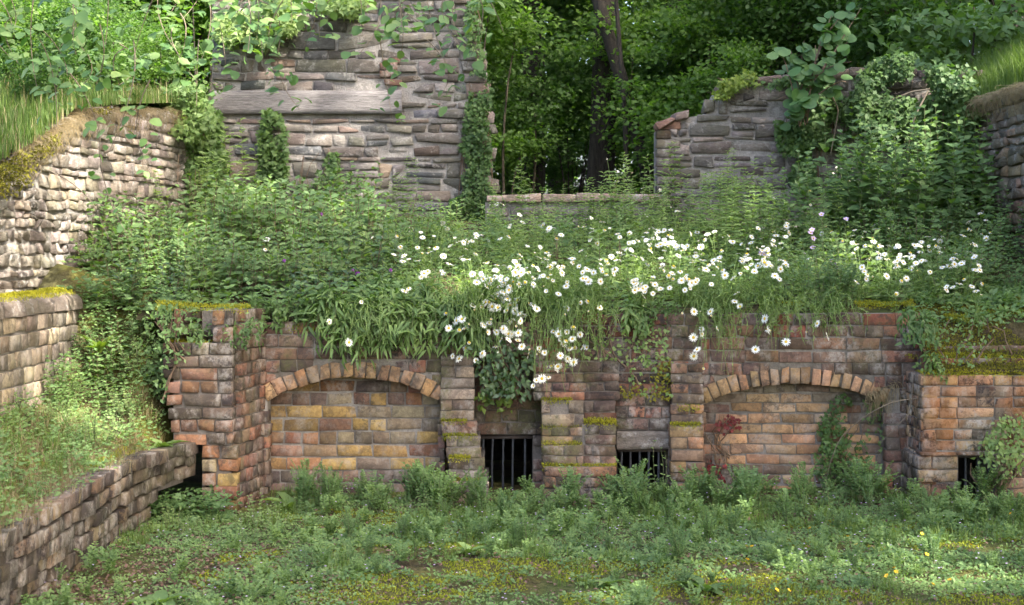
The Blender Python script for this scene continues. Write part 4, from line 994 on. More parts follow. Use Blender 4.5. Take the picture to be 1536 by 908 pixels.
# buttercups
def flower_soup(n_p, rp, rd, wp, mp=0, md=1, cup=.1):
    s = Soup(); a = np.arange(n_p)*2*np.pi/n_p+npR.normal(size=n_p)*.06; D = np.stack([np.cos(a), np.sin(a), np.full(n_p, cup)+npR.normal(size=n_p)*.12], 1)
    leaves(s, D*rd*.6*np.array([1, 1, 0]), D, (0, 0, 1), (rp-rd*.6)*npR.uniform(.88, 1.05, n_p), wp, LANCE if n_p > 8 else LEAF2, mp)
    b = np.arange(7)*2*np.pi/7; V = [[0, 0, rd*.55]]+[[rd*math.cos(t), rd*math.sin(t), .0015] for t in b]+[[rd*.6*math.cos(t), rd*.6*math.sin(t), rd*.48] for t in b]
    T = [[0, 8+i, 8+(i+1) % 7] for i in range(7)]; Q = [[1+i, 1+(i+1) % 7, 8+(i+1) % 7, 8+i] for i in range(7)]
    s.add(V, Q, T, md); return s
bc = [flower_soup(5, .014, .004, .014, cup=.5).mesh('flower', [M['buttercup'], M['disc']]) for _ in range(2)]
for (px, py) in [(1215, 797), (1272, 806), (1284, 817), (1390, 833), (1341, 854), (1344, 858), (1367, 867), (1330, 864), (1456, 823), (1516, 780), (1120, 827), (1128, 828), (1121, 846), (1383, 802), (1399, 878), (1425, 873), (1183, 888), (1165, 888)]:
    d = EYE-.13; dd_ = d*F/(py-HY); x = xat(px, dd_); z0_ = float(court_z(x, dd_)); r = thing('buttercup', (x, dd_, z0_), 'yellow buttercup flower on a thin stem in the right part of the courtyard', 'flower', 'buttercups in the courtyard')
    s = Soup(); tube(s, arc((.02, .01, 0), (0, 0, .125), (.01, 0, 0), 4), .001, .0008, 3); s.obj('stem', [M['stem']], r)
    o = bpy.data.objects.new('flower', R.choice(bc)); link(o, r); o.location = (0, 0, .125); o.rotation_euler = (U(.3, .9), U(-.3, .3), U(0, 6))

# ---- planted terrace: undergrowth that nobody could count
def ledge_pts(n, pxa, pxb, da, db, pw=1.0):
    out = []
    for _ in range(n):
        d = da+(db-da)*R.random()**pw; x = xat(U(pxa, pxb), d); d = max(d, float(y_edge(x))+.02); out.append((x, d))
    return out
u1 = [herb(.17, 5, .034, .065, .034, .9)[1] for _ in range(6)]; u2 = [herb(.17, 8, .026, .055, .013, .8, tpl=LEAF1)[1] for _ in range(6)]; u3 = [clump_low(.09, 22, .05, .030, .09) for _ in range(5)]
p = ledge_pts(330, 110, 620, 9.6, 13.6); scatter_soup(u1, p, [U(.7, 1.5) for _ in p], terr, 'undergrowth', 'leaf_mid', 'dense leafy undergrowth on the left part of the planted terrace', 'undergrowth')
p = ledge_pts(520, 560, 1480, 10.25, 13.0, 1.2); scatter_soup(u2, p, [U(.7, 1.5) for _ in p], terr, 'undergrowth', 'leaf_light', 'fine pale green foliage under the daisies on the terrace', 'undergrowth')
p = ledge_pts(300, 560, 1530, 10.2, 13.4); scatter_soup(u3+u1, p, [U(.6, 1.3) for _ in p], terr, 'undergrowth', 'leaf_mid', 'mid green undergrowth among the daisies on the terrace', 'undergrowth')
p = ledge_pts(200, 1370, 1560, 10.05, 11.0); scatter_soup(u3, p, [U(.5, 1.0) for _ in p], terr, 'undergrowth', 'leaf_mid', 'small creeping leaves over the mossy top of the rust stained pier', 'undergrowth')
# dead stalks in the thin spot of the planting
s = Soup(); 
for _ in range(260):
    d = U(10.3, 10.9); x = xat(U(650, 735), d); z = terr(x, d); a = U(0, 6.3); tube(s, [(x, d, z+.02), (x+.06*math.cos(a), d+.05*math.sin(a), z+U(.04, .14)), (x+.13*math.cos(a), d+.1*math.sin(a), z+U(.0, .16))], .0018, .001, 3)
tag(s.obj('dead_stalks', [M['dry']]), 'patch of dry brown dead stalks in the planting, left of the thickest daisies', 'dead stalks', None, 'stuff')

G1 = 'bushy green plants on the left of the terrace'
b1 = protos(4, lambda: herb(.62, 9, .055, .105, .058, .45), 'bushy_plant', 'stem_brown', 'leaf_mid', 'bushy green leafy plant', 'plant', G1)
b2 = protos(3, lambda: herb(.50, 8, .05, .105, .046, .5), 'bushy_plant', 'stem_brown', 'leaf_dark', 'dark green leafy plant', 'plant', 'dark green plants on the left of the terrace')
b3 = protos(4, lambda: herb(.9, 5, .045, .105, .024, .22, tpl=LANCE, per=3, droop=.45), 'goldenrod_plant', 'stem', 'leaf_light', 'tall narrow leaved plant with upright stems', 'plant', 'tall narrow leaved plants before the right stone wall')
b4 = protos(4, lambda: herb(1.1, 5, .07, .13, .08, .26, droop=.35), 'nettle_like_plant', 'stem', 'leaf_mid', 'tall plant with broad paired leaves', 'plant', 'tall broad leaved plants before the ivy covered wall')
def led(pr, px, d, sc, **k): x = xat(px, d); d = max(d, float(y_edge(x))+.04); put(R.choice(pr), x, d, terr(x, d)-.02, sc=sc, **k)
for (a, b, da, db, n, pr, s0, s1) in [
    (300, 560, 11.6, 13.4, 34, b1, .75, 1.15), (200, 560, 10.3, 12, 34, b1, .45, .8), (180, 640, 10.1, 12.5, 26, b2, .45, .9), (130, 330, 10.3, 11.6, 16, b1, .5, .85), (560, 700, 11.0, 13.2, 20, b1, .4, .7),
    (700, 960, 11.6, 13.2, 14, b1, .3, .55), (1270, 1470, 11.9, 13.3, 34, b4, .75, 1.1), (1180, 1290, 12.2, 13.3, 12, b4, .5, .8), (1380, 1530, 10.5, 11.8, 16, b1, .4, .65), (1420, 1530, 11.2, 12.5, 8, b4, .4, .6)]:
    for _ in range(n): led(pr, U(a, b), U(da, db), U(s0, s1))
for _ in range(17): led(b3, U(1000, 1150), U(11.2, 13.2), U(.5, 1.1))
b5 = protos(4, lambda: herb(.5, 5, .06, .12, .06, .4, droop=.25, sw=.003), 'broad_leaved_plant', 'stem', 'leaf_light', 'pale broad leaved plant', 'plant', 'pale broad leaved plants on the left of the terrace')
for _ in range(20): led(b5, U(150, 640), U(10.1, 12.4), U(.6, 1.0))
for _ in range(16): led(b5, U(640, 1480), U(10.2, 12.4), U(.4, .7), label='pale broad leaved plant growing between the daisies', group='pale broad leaved plants between the daisies')
for _ in range(14): led(b3, U(1140, 1290), U(11.5, 13.0), U(.5, .85))
for px, d, sc, lb in [(788, 13.0, .75, 'tall narrow leaved plant left of the middle of the low wall'), (853, 13.0, .55, 'short narrow leaved shoot before the trunk in the gap'), (900, 12.8, .85, 'narrow leaved plant in the gap left of the white seed heads'),
                      (935, 12.9, .8, 'narrow leaved plant in the gap with white flowers'), (968, 12.9, .8, 'narrow leaved plant in the gap next to the brick corner'), (620, 13.4, .7, 'slim upright plant before the tall back wall'), (585, 13.4, .5, 'short upright plant before the tall back wall'),
                      (366, 13.2, 1.1, 'tall upright plant below the left end of the timber beam'), (283, 12.8, 1.0, 'tall upright plant in the left back corner'), (230, 12.4, .8, 'upright plant before the sunlit side wall'), (745, 12.6, .6, 'leafy shoot below the ivy at the right edge of the back wall')]:
    led(b3, px, d, sc, label=lb, group=None)

for _ in range(15): led(b3, U(740, 1000), U(11.0, 12.8), U(.35, .62))
for _ in range(16): led(b1, U(1090, 1500), U(10.8, 12.8), U(.45, .75))
for _ in range(12): led(b5, U(900, 1480), U(10.6, 12.6), U(.6, .95))
for _ in range(10): led(b4, U(560, 1000), U(11.4, 12.8), U(.28, .42))

# ---- lance leaved clumps drooping over the left arch
def drooper(n, Lr, ll, lw, drop, tpl=LANCE, gap=.03, out=.25):
    st = Soup(); fo = Soup()
    for k in range(n):
        a = U(-2.6, -.5); L = Lr*U(.6, 1.1); pts = arc((U(-.08, .08), U(0, .1), 0), (L*math.cos(a)*.6, -out*U(.4, 1)*abs(math.sin(a)), -drop*U(.2, 1)), (0, -.04, L*U(.3, .6)), 8); tube(st, pts, .0025, .0012, 3)
        m = int(L*1.4/gap); t = np.linspace(.25, 1, m); P = np.stack([np.interp(t*7, range(8), pts[:, j]) for j in range(3)], 1); g = norm(np.gradient(pts, axis=0)); Dm = np.stack([np.interp(t*7, range(8), g[:, j]) for j in range(3)], 1)
        D = Dm*.5+norm(npR.normal(size=(m, 3)))*.9+np.array([0, -.1, -.12]); leaves(fo, P, D, np.array([0, -.5, 1])+npR.normal(size=(m, 3))*.3, ll*npR.uniform(.7, 1.15, m), lw, tpl, curl=.3)
    return st, fo
dr1 = protos(4, lambda: drooper(15, .36, .10, .020, .20), 'trailing_plant', 'stem', 'leaf_blue', 'narrow leaved plant spilling over the wall', 'plant', 'narrow leaved plants spilling over the left arch')
dr2 = protos(3, lambda: drooper(10, .26, .06, .024, .10), 'trailing_plant', 'stem', 'leaf_mid', 'leafy plant leaning over the front edge of the terrace', 'plant', 'leafy plants leaning over the terrace edge')
for px in (508, 525, 548, 570, 590, 612, 636, 660, 690): x = xat(px+U(-8, 8), 10.05); put(R.choice(dr1), x, 10.06, 1.25, rz=U(-.3, .3), sc=U(.8, 1.1))
for px in (540, 570, 600, 640): x = xat(px+U(-8, 8), 10.3); put(R.choice(dr1), x, 10.3, 1.32, rz=U(-.3, .3), sc=U(.8, 1.05))
put(dr1[0], xat(522, 9.95), 10.0, 1.13, rz=.1, sc=.9, label='lowest hanging spray of narrow leaves in front of the left arch crown')
put(dr1[1], xat(690, 9.95), 10.02, 1.2, rz=.1, sc=.95, label='spray of narrow leaves hanging beside the alcove')
for px in list(range(392, 500, 18))+[955, 985, 1010, 1395, 1372, 1380, 1388, 270, 300, 340, 372]:
    x = xat(px, 10.0); ye = float(y_edge(x)); x = xat(px, ye); put(R.choice(dr2), x, ye+.05, terr(x, ye+.05)-.0, rz=U(-.4, .4), sc=U(.6, 1.0))
for px in range(715, 980, 26):
    x = xat(px+U(-10, 10), 10.05); put(R.choice(dr2), x, 10.12, terr(x, 10.12), rz=U(-.4, .4), sc=U(.35, .6))
dr3 = protos(2, lambda: drooper(9, .34, .12, .045, .12), 'trailing_plant', 'stem', 'leaf_light', 'broad pointed leaves hanging over the wall edge below the daisies', 'plant')
put(dr3[0], xat(948, 10), 10.03, 1.24, rz=.1, sc=.62)

# ---- daisies
F7 = "385,83 352,123 247,160 337,232 411,198 557,66 626,68 645,77 748,35 776,52 504,155 558,152 427,97 73,103 15,117 165,115 185,125 10,165 152,215 182,238 100,275 155,268 175,285 197,300 215,290 290,270 292,292 83,312 84,375 60,268 40,330 100,328 165,345 188,352 210,367 251,332 235,428 180,415 120,385 345,330 355,350 372,373 380,320 395,330 430,310 435,325 465,290 475,258 485,335 510,240 543,225 555,196 580,365 590,380 612,270 610,385 628,418 600,405 635,150 670,125 690,145 680,160 705,150 625,185 645,205 680,205 720,195 715,235 700,265 697,305 735,160 757,158 750,190 775,215 780,255 800,230 820,210 845,285 788,325 755,360 812,360 835,385 832,403 865,365 740,400 700,405 675,405 885,250 890,275 915,295 940,275 965,280 940,345 980,320 975,230 1027,190 911,157 873,188 838,155 1110,195 1140,130 1050,245 1070,270 1090,245 1110,295 1125,325 1100,270 1150,300 1165,215 1190,250 1200,300 1030,355 1045,425 1035,462 1060,485 620,484 373,506 423,490 335,467 264,520 797,515 851,508 881,508 925,508 930,527 885,587 886,610 848,625 956,585 865,680 850,710 893,768 1130,680 1190,590 1172,540 15,478 35,498 70,522 62,550 15,553 53,605 25,610 68,667 0,360 10,410 240,585 243,612 275,600 298,632 270,640 255,657 212,598 308,672 345,670 140,700 172,695 100,705 277,723 305,738 180,757 202,755 232,757 160,812 190,805 135,820 152,835 122,845 100,470 120,480"
F8 = "5,130 103,65 178,77 240,22 322,20 390,25 110,130 130,135 68,185 108,222 75,147 20,175 50,245 45,258 68,300 95,277 120,297 105,315 10,300 20,285 62,205 260,60 528,117 598,65 598,132 477,172 555,203 515,207 522,172 450,222 430,165 550,243 577,247 597,268 622,287 655,275 590,275 720,288 695,240 720,222 745,192 805,183 842,170 853,220 822,218 895,247 917,277 888,268 840,307 870,303 755,275 700,310 677,357 587,347 500,340 495,360 860,395 937,360 958,103 1038,93 1022,155 970,202 965,240 990,320 1010,320 630,428 993,415 215,245 335,145 510,265 500,270 440,268 640,210 272,562 130,645 45,590 60,592 32,540 225,600 320,620"
F6 = "577,180 620,203 647,175 668,213 745,215 820,168 828,217 800,220 725,135 710,145 860,103 880,127 935,190 955,195 975,192 1015,168 1067,185 1120,177 1075,25 1105,20 1130,20 945,260 985,270 1010,245 907,300 745,278 680,280 855,325 862,335 775,335 785,350 705,402 1060,285 1107,297 1055,350 1020,355 1015,375 1045,360 1060,395 1080,370 1100,350 1125,350 1165,310 1195,290 1190,330 1140,385 1100,320 1130,375 1160,410 1085,440 1100,450 1055,465 1070,465 1130,455 1170,478 1187,500 1085,485 1110,490 1155,450 995,475 1005,500 875,515 1020,545 1072,560 1045,565 913,562 887,583 945,565 965,580 980,565 1063,602 1105,602 1135,585 1125,635 1165,555 1175,610 965,673 1100,668 1040,697 1012,730 935,722 435,648 345,553 45,160 60,180 55,225 490,465 650,150"
F3 = "457,725 503,780 500,827 617,855 650,853 648,808 725,832 720,858 697,865 745,873 690,893 715,880"
F4 = "362,762 380,770 342,790 375,848 452,822 415,825 238,865 275,897 340,900 430,895 80,900"
FL = []
for txt, ox, oy in ((F7, 760, 300), (F8, 1136, 300), (F6, 380, 300), (F3, 760, 0), (F4, 1136, 0)):
    for q in txt.split():
        a, b = q.split(','); FL.append((ox+float(a)/3.0275, oy+float(b)/3.0275))
fl_mesh = [flower_soup(15, .0285, .009, .0085).mesh('flower', [M['petal'], M['disc']]) for _ in range(5)]+[flower_soup(13, .024, .009, .0075, cup=-.35).mesh('flower', [M['petal'], M['disc']]), flower_soup(14, .022, .008, .0075, cup=.7).mesh('flower', [M['petal'], M['disc']]), flower_soup(9, .022, .010, .006, cup=-.8).mesh('flower', [M['petal'], M['disc']]), flower_soup(8, .013, .006, .006, cup=1.6).mesh('flower', [M['petal'], M['disc']])]
def flower_pos(px, py):
    k = (HY-py)/F; d = (1.70-1.55+.195*10.05)/(.195-k) if .195 > k else 13
    d = min(max(d+U(-.35, .35), 9.86), 13.2)
    if py > 462: d = U(9.76, 9.90)
    return at(px, py, d)
cells = {}
for (px, py) in FL:
    # a few more blooms hidden in the thick of the cluster
    cells.setdefault((int(px//62), int(py//62)), []).append((px, py))
    if 560 < px < 1480 and 330 < py < 440 and True:
        for _ in range(R.choice((1, 1, 2, 3) if px > 820 else (0, 1, 2, 2))): cells[(int(px//62), int(py//62))].append((px+R.gauss(0, 9), py+R.gauss(0, 8)))
    if 680 < px < 880 and 440 < py < 560 and R.random() < .95: cells[(int(px//62), int(py//62))].append((px+U(-12, 12), py+U(-9, 9)))
nd = 0
for (cx_, cy_), lst in sorted(cells.items()):
    P = [flower_pos(*q) for q in lst]; mx = sum(p.x for p in P)/len(P); my = sum(p.y for p in P)/len(P)
    hang = min(p.z for p in P) < 1.2 and my < 10.2
    bx, by = (mx+(.12 if hang else 0), 10.14) if hang else (mx, my+.1)
    by = max(by, float(y_edge(bx))+.08); bz = terr(bx, by)
    mean_py = sum(q[1] for q in lst)/len(lst); mean_px = sum(q[0] for q in lst)/len(lst)
    if hang: lab, grp = 'yellow centred white daisies hanging over the wall edge', 'daisies hanging over the brick wall'
    elif mean_px < 700: lab, grp = 'sparse white daisies in the green plants', 'sparse daisies on the left of the terrace'
    elif mean_px < 1150: lab, grp = 'thick white daisies with yellow centres', 'daisies in the middle drift'
    else: lab, grp = 'white daisies with yellow centres', 'daisies on the right of the terrace'
    r = thing('daisy_plant', (bx, by, bz), lab+' '+place(mean_px*0+xat(mean_px, by), by, bz), 'daisies', grp); st = Soup(); fo = Soup()
    for p in P:
        q = np.array(p-Vector((bx, by, bz))); o0 = np.array([q[0]*.35+U(-.05, .05), q[1]*.35 if not hang else U(0, .08), 0])
        sag = (U(-.03, .03), U(-.05, .0), .06) if not hang else (U(-.05, .05), -.10-U(0, .05), .16+U(0, .1)*abs(q[2]))
        pts = arc(o0, q, sag, 8); tube(st, pts, .0024, .0017, 3)
        m = 9; t = npR.uniform(.05, .85, m); L_ = np.stack([np.interp(t*7, range(8), pts[:, j]) for j in range(3)], 1); leaves(fo, L_, rdir(m, .3)+np.array([0, -.3, 0]), rdir(m, 1), npR.uniform(.02, .05, m), .009, LEAF1)
        tang = Vector(pts[-1]-pts[-2]).normalized(); nrm = (Vector((0, -.65, .85))+tang*.5+Vector((R.gauss(0, .5), R.gauss(0, .45), R.gauss(0, .35)))).normalized()
        o = bpy.data.objects.new('flower', R.choice(fl_mesh)); link(o, r); o.location = q; o.rotation_euler = nrm.to_track_quat('Z', 'Y').to_euler(); s_ = U(.72, 1.15); s_ *= 1.12 if hang else 1; o.scale = (s_, s_, s_); nd += 1
    for _ in range(22 if hang else 5):   # bare looping stems and a little basal foliage
        if hang:
            e = np.array(P[R.randrange(len(P))]-Vector((bx, by, bz)))*U(.5, 1.0)+npR.normal(size=3)*.05+np.array([U(0, .2), 0, 0]); pts = arc((U(-.1, .1), 0, 0), e, (U(-.1, .1), -.12, U(.05, .2)), 8); tube(st, pts, .0024, .0015, 3)
        else: pts = arc((U(-.1, .1), U(-.1, .1), 0), (U(-.2, .2), U(-.2, .1), U(.1, .35)), (0, 0, .03), 6)
        m = 12; t = npR.uniform(.05, .95, m)*(len(pts)-1); L_ = np.stack([np.interp(t, range(len(pts)), pts[:, j]) for j in range(3)], 1); leaves(fo, L_, rdir(m, .4), rdir(m, 1), npR.uniform(.02, .05, m), .009, LEAF1)
    st.obj('stem', [M['stem_light']], r); fo.obj('foliage', [M['leaf_light']], r)

# mallow with lilac flowers, knapweed
r = thing('mallow_plant', (xat(1240, 10.25), 10.22, terr(xat(1240, 10.25), 10.22)), 'bushy mallow with finely cut dark leaves and lilac flowers above the tan arch', 'mallow')
st, fo = Soup(), Soup()
for k in range(20):
    a, f_ = feathery(U(.28, .55), 3, .045, 10, .5); ox, oz = U(-.17, .17), U(-.12, .12); m = Matrix.Translation((ox, U(-.08, .1), oz*.3)); st.merge(a, m); fo.merge(f_, m)
st.obj('stem', [M['stem']], r); fo.obj('foliage', [M['leaf_mid']], r)
lm = [flower_soup(5, .024, .006, .022, cup=.35).mesh('flower', [M['lilac'], M['disc']]) for _ in range(2)]
s = Soup()
for (px, py) in [(1220, 358), (1216, 349), (1219, 372), (1218, 345), (1248, 392), (1251, 397), (1254, 401), (1232, 322), (1269, 329), (1146, 382), (1150, 385), (1142, 380)]:
    p = at(px, py, 10.35 if px > 1200 else 10.6); q = p-r.location; tube(s, arc((q.x*.5, .0, 0), q, (0, 0, .02), 5), .0022, .0013, 3); o = bpy.data.objects.new('flower', R.choice(lm)); link(o, r); o.location = q; o.rotation_euler = (U(.7, 1.3), U(-.3, .3), 0)
s.obj('flower_stem', [M['stem']], r)
kn = []
s = Soup(); m = 26; leaves(s, np.zeros((m, 3)), rdir(m, .9), rdir(m, 0), .018, .005, LEAF1); km = s.mesh('flower', [M['purple']])
for (px, py), w_ in zip([(529, 406), (538, 411), (586, 406), (537, 453), (426, 392), (482, 322)], ['left of a pair of', 'right of a pair of', 'single', 'lowest', 'leftmost', 'highest']):
    p = at(px, py, 10.3 if py > 380 else 11.6); zb = terr(p.x, p.y+.1); r = thing('knapweed', (p.x+.03, p.y+.08, zb), f'{w_} purple knapweed flower{"s" if "pair" in w_ else ""} in the dark plants above the left arch' if px > 440 else 'leftmost purple knapweed flower, above the tall left pier', 'flower')
    q = p-r.location; s = Soup(); tube(s, arc((0, 0, 0), q, (.02, 0, 0), 5), .002, .0014, 3); s.obj('stem', [M['stem']], r); f_ = Soup(); m = 14; L_ = np.array(q)[None]*npR.random((m, 1)); leaves(f_, L_, rdir(m, .2), rdir(m, 1), .06, .014, LANCE); f_.obj('foliage', [M['leaf_dark']], r)
    for dx in ((0,) if px != 538 else (0, -.012)): o = bpy.data.objects.new('flower', km); link(o, r); o.location = q+Vector((dx, 0, 0)); o.rotation_euler = (.4, 0, 0)

# ---- ivy and creepers on walls
def inpoly(x, y, poly):
    c = np.zeros(len(x), bool); j = len(poly)-1
    for i in range(len(poly)):
        xi, yi = poly[i]; xj, yj = poly[j]; c ^= ((yi > y) != (yj > y)) & (x < (xj-xi)*(y-yi)/(yj-yi+1e-9)+xi); j = i
    return c
def ivy(name, poly, d, n, ll, mat, label, cat='ivy', thick=.10, tpl=IVY, noise=.45, nsc=4.0, down=.5, stems=6, dfn=None, wid=.9, stem_mat='stem_brown'):
    """leaves hugging a wall inside the outline poly, given in picture coordinates at the wall's distance d"""
    pl = [(xat(a, d), zat(b, d)) for a, b in poly]; x0, x1 = min(p[0] for p in pl), max(p[0] for p in pl); z0, z1 = min(p[1] for p in pl), max(p[1] for p in pl)
    X = npR.uniform(x0, x1, n*3); Z = npR.uniform(z0, z1, n*3); wob = (vn(X, Z, 7, 3)-.5)*.14; k = inpoly(X+wob, Z+(vn(X, Z, 6, 9)-.5)*.12, pl) & (vn(X, Z, nsc, len(poly)+int(poly[0][0]) % 11) > noise*npR.uniform(.6, 1.3, n*3)); X, Z = X[k][:n], Z[k][:n]; m = len(X)
    base = Vector(((x0+x1)/2, d, z0)); r = thing(name, base, label, cat)
    Y = d-.012-thick*npR.random(m)**1.3*(.35+vn(X, Z, 5, 8)) if dfn is None else dfn(X, Z)-.012-thick*npR.random(m)
    P = np.stack([X, Y, Z], 1)-np.array(base); D = norm(npR.normal(size=(m, 3))*np.array([.75, .25, .55])+np.array([0, -.35, -down])); N = np.array([0, -.8, .5])+npR.normal(size=(m, 3))*.35
    fo = Soup(); L = ll*npR.uniform(.6, 1.25, m); leaves(fo, P, D, N, L, L*wid, tpl, curl=.2); o = fo.obj('foliage', [M[mat]], r); o['kind'] = 'stuff'
    st = Soup()
    for _ in range(stems):
        xx = U(x0+.1*(x1-x0), x1-.1*(x1-x0)); pts = []
        for t in np.linspace(0, 1, 9): pts.append((xx+.06*math.sin(t*6+xx*9)+(U(-.03, .03)), d-.015-.02*R.random(), z0+(z1-z0)*t*U(.85, .98)))
        pts = [q for q in pts if inpoly(np.array([q[0]]), np.array([q[2]]), pl)[0]]
        if len(pts) > 2: tube(st, np.array(pts)-np.array(base), .007, .003, 4)
    if st.n: st.obj('stem', [M[stem_mat]], r)
    return r
ivy('ivy', [(396, 165), (425, 172), (432, 230), (430, 330), (388, 335), (390, 230)], 13.96, 1500, .058, 'leaf_ivy', 'narrow upright column of glossy ivy on the tall back wall under the timber beam', thick=.16, noise=.2)
ivy('ivy', [(455, 225), (492, 205), (505, 240), (512, 330), (440, 335)], 13.96, 1000, .055, 'leaf_ivy', 'looser ivy patch right of the upright ivy column on the back wall', thick=.12, noise=.45)
ivy('ivy', [(702, 110), (728, 108), (736, 200), (742, 345), (668, 350), (672, 300), (700, 290), (692, 240), (690, 190)], 13.97, 2800, .042, 'leaf_ivy', 'small leaved ivy climbing the right edge of the tall back wall', thick=.12, noise=.25)
ivy('ivy', [(700, 0), (722, 0), (728, 90), (715, 110), (698, 60)], 13.97, 260, .045, 'leaf_mid', 'sparse ivy at the top right corner of the tall back wall', thick=.12, noise=.5)
ivy('ivy', [(330, -10), (560, -10), (540, 25), (480, 20), (430, 60), (400, 75), (380, 60), (345, 80), (326, 60)], 13.95, 2600, .06, 'leaf_light', 'bright green leafy growth over the top left of the tall back wall', thick=.3, noise=.35, stems=3)
ivy('ivy', [(255, 150), (320, 150), (330, 170), (345, 230), (350, 350), (300, 350), (285, 260), (262, 220)], 13.6, 3600, .055, 'leaf_ivy', 'dark ivy mass filling the left back corner beside the back wall', thick=.3, noise=.28)
ivy('ivy', [(235, 140), (315, 130), (325, 190), (300, 215), (260, 200)], 13.2, 1500, .05, 'leaf_light', 'bright ivy tumbling over the top of the left side wall corner', thick=.3, noise=.3)
ivy('ivy', [(1275, 110), (1300, 92), (1370, 88), (1400, 110), (1420, 150), (1450, 230), (1450, 300), (1400, 250), (1330, 220), (1270, 180)], 13.5, 5200, .06, 'leaf_ivy', 'thick glossy ivy mound spilling over the right stone wall', thick=.4, noise=.3)
ivy('ivy', [(1145, 120), (1200, 110), (1275, 150), (1280, 190), (1262, 230), (1215, 225), (1230, 290), (1195, 290), (1160, 200)], 13.55, 2300, .055, 'leaf_ivy', 'trailing ivy on the middle of the right stone wall under the hazel', thick=.2, noise=.42)
ivy('ivy', [(1070, 118), (1160, 108), (1160, 140), (1110, 135), (1068, 150)], 13.55, 420, .045, 'leaf_yellow', 'sparse yellowish ivy creeping over the top of the rounded wall', thick=.15, noise=.45)
ivy('ivy', [(1400, 100), (1455, 105), (1470, 150), (1480, 200), (1450, 260), (1400, 180)], 13.3, 1000, .045, 'leaf_mid', 'pale creeping growth at the corner beneath the right grass bank', thick=.25, noise=.42, tpl=LEAF2)
ivy('climber', [(1262, 590), (1282, 588), (1296, 615), (1300, 650), (1294, 690), (1280, 745), (1232, 745), (1222, 700), (1224, 650), (1240, 625)], 10.16, 750, .036, 'leaf_ivy', 'green ivy climbing over the right side of the tan brick arch panel', 'climber', thick=.16, noise=.3)
ivy('climber', [(1300, 600), (1372, 600), (1375, 740), (1300, 740), (1292, 680)], 10.16, 420, .032, 'leaf_mid', 'loose green creeper hanging between the tan arch panel and the rusty pier', 'climber', thick=.12, noise=.52)
ivy('climber', [(1056, 630), (1090, 615), (1108, 640), (1100, 680), (1075, 720), (1055, 720)], 10.17, 120, .028, 'leaf_red', 'dark red creeper leaves on the left side of the tan arch panel', 'climber', thick=.05, noise=.5, tpl=LEAF2)
ivy('climber', [(712, 545), (770, 548), (765, 600), (752, 622), (738, 610), (722, 615), (712, 590)], 10.12, 150, .045, 'leaf_yellow', 'yellow green leaves hanging in the alcove above the first barred opening', 'climber', thick=.16, noise=.25, tpl=LEAF2, wid=.65)
ivy('climber', [(700, 490), (810, 500), (800, 560), (780, 600), (712, 600)], 10.02, 420, .045, 'leaf_dark', 'dark leafy tangle in the shade above the first alcove', 'climber', thick=.2, noise=.3, tpl=LEAF2, wid=.6)
ivy('creeper', [(850, 485), (935, 480), (1010, 505), (1010, 590), (960, 590), (935, 545), (870, 545)], 9.99, 230, .032, 'leaf_light', 'light green creeper on the crumbling brick wall above the buttress', 'creeper', thick=.10, noise=.45, tpl=LEAF2, wid=.75)
ivy('creeper', [(920, 540), (1008, 530), (1008, 600), (940, 600)], 9.99, 260, .018, 'moss_dark', 'fine mossy growth beside the third pier top', 'creeper', thick=.04, noise=.4, tpl=LEAF1, stems=0)
ivy('creeper', [(1470, 650), (1545, 590), (1545, 745), (1500, 740), (1440, 745), (1450, 700)], 9.58, 520, .034, 'leaf_light', 'bright leafy creeper over the small barred opening at the right edge', 'creeper', thick=.16, noise=.42, tpl=LEAF2, wid=.7)
ivy('creeper', [(1380, 480), (1545, 470), (1545, 560), (1400, 545), (1375, 600), (1362, 560)], 9.75, 150, .03, 'leaf_mid', 'small leaved creeper tumbling over the stepped mossy top at the right', 'creeper', thick=.14, noise=.48, tpl=LEAF2, wid=.65)
ivy('creeper', [(200, 455), (320, 470), (300, 520), (262, 560), (245, 620), (205, 600)], 9.46, 420, .034, 'leaf_mid', 'green creeper hanging over the left face of the tall brick pier', 'creeper', thick=.2, noise=.4, tpl=LEAF2, wid=.6, dfn=lambda X, Z: np.where(X < -2.25, 9.85, 9.46))
# fine plant in front of the second opening
s1, s2 = herb(.55, 3, .05, .035, .02, .12); pr = proto('slender_weed', s1, s2, 'stem', 'leaf_light', 'slender weed with small leaves standing before the second barred opening', 'weed'); put(pr, xat(990, 9.7), 9.7, .0, sc=1)

# ---- the shaded corner behind the end of the low wall
cf = [herb(.16, 6, .03, .05, .03, .9)[1] for _ in range(4)]
pts_ = [(U(-2.2, -1.75), U(9.1, 9.44)) for _ in range(26)]; scatter_soup(cf, pts_, [U(.7, 1.4) for _ in pts_], court_z, 'undergrowth', 'leaf_mid', 'fresh green leaves in the dark gap under the left pier', 'undergrowth')

# ---- grassy bank on the left
bp = []
for _ in range(900):
    y = U(5.6, 10.4); x = U(-3.0, -2.26); bp.append((x, y))
bzf = lambda x, y: float(bank_z(x, y))
bl = [clump_low(.06, 26, .02, .015, .05) for _ in range(5)]; bg_ = [grass_soup(.05, 26, .15, out=.9) for _ in range(4)]; bm_ = [herb(.13, 5, .022, .03, .018, .9)[1] for _ in range(4)]
scatter_soup(bl, bp[:380], [U(.7, 1.4) for _ in range(380)], bzf, 'bank_plants', 'leaf_light', 'low pale leafy plants on the bank above the low wall', 'ground cover')
scatter_soup(bm_, bp[380:640], [U(.7, 1.4) for _ in range(260)], bzf, 'bank_plants', 'leaf_mid', 'small green herbs on the bank above the low wall', 'ground cover')
scatter_soup(bg_, [q for q in bp[640:820] if q[1] < 9.0], [U(.6, 1.2) for _ in range(260)], bzf, 'grass', 'grass', 'tufts of grass hanging over the low brick wall', 'grass')
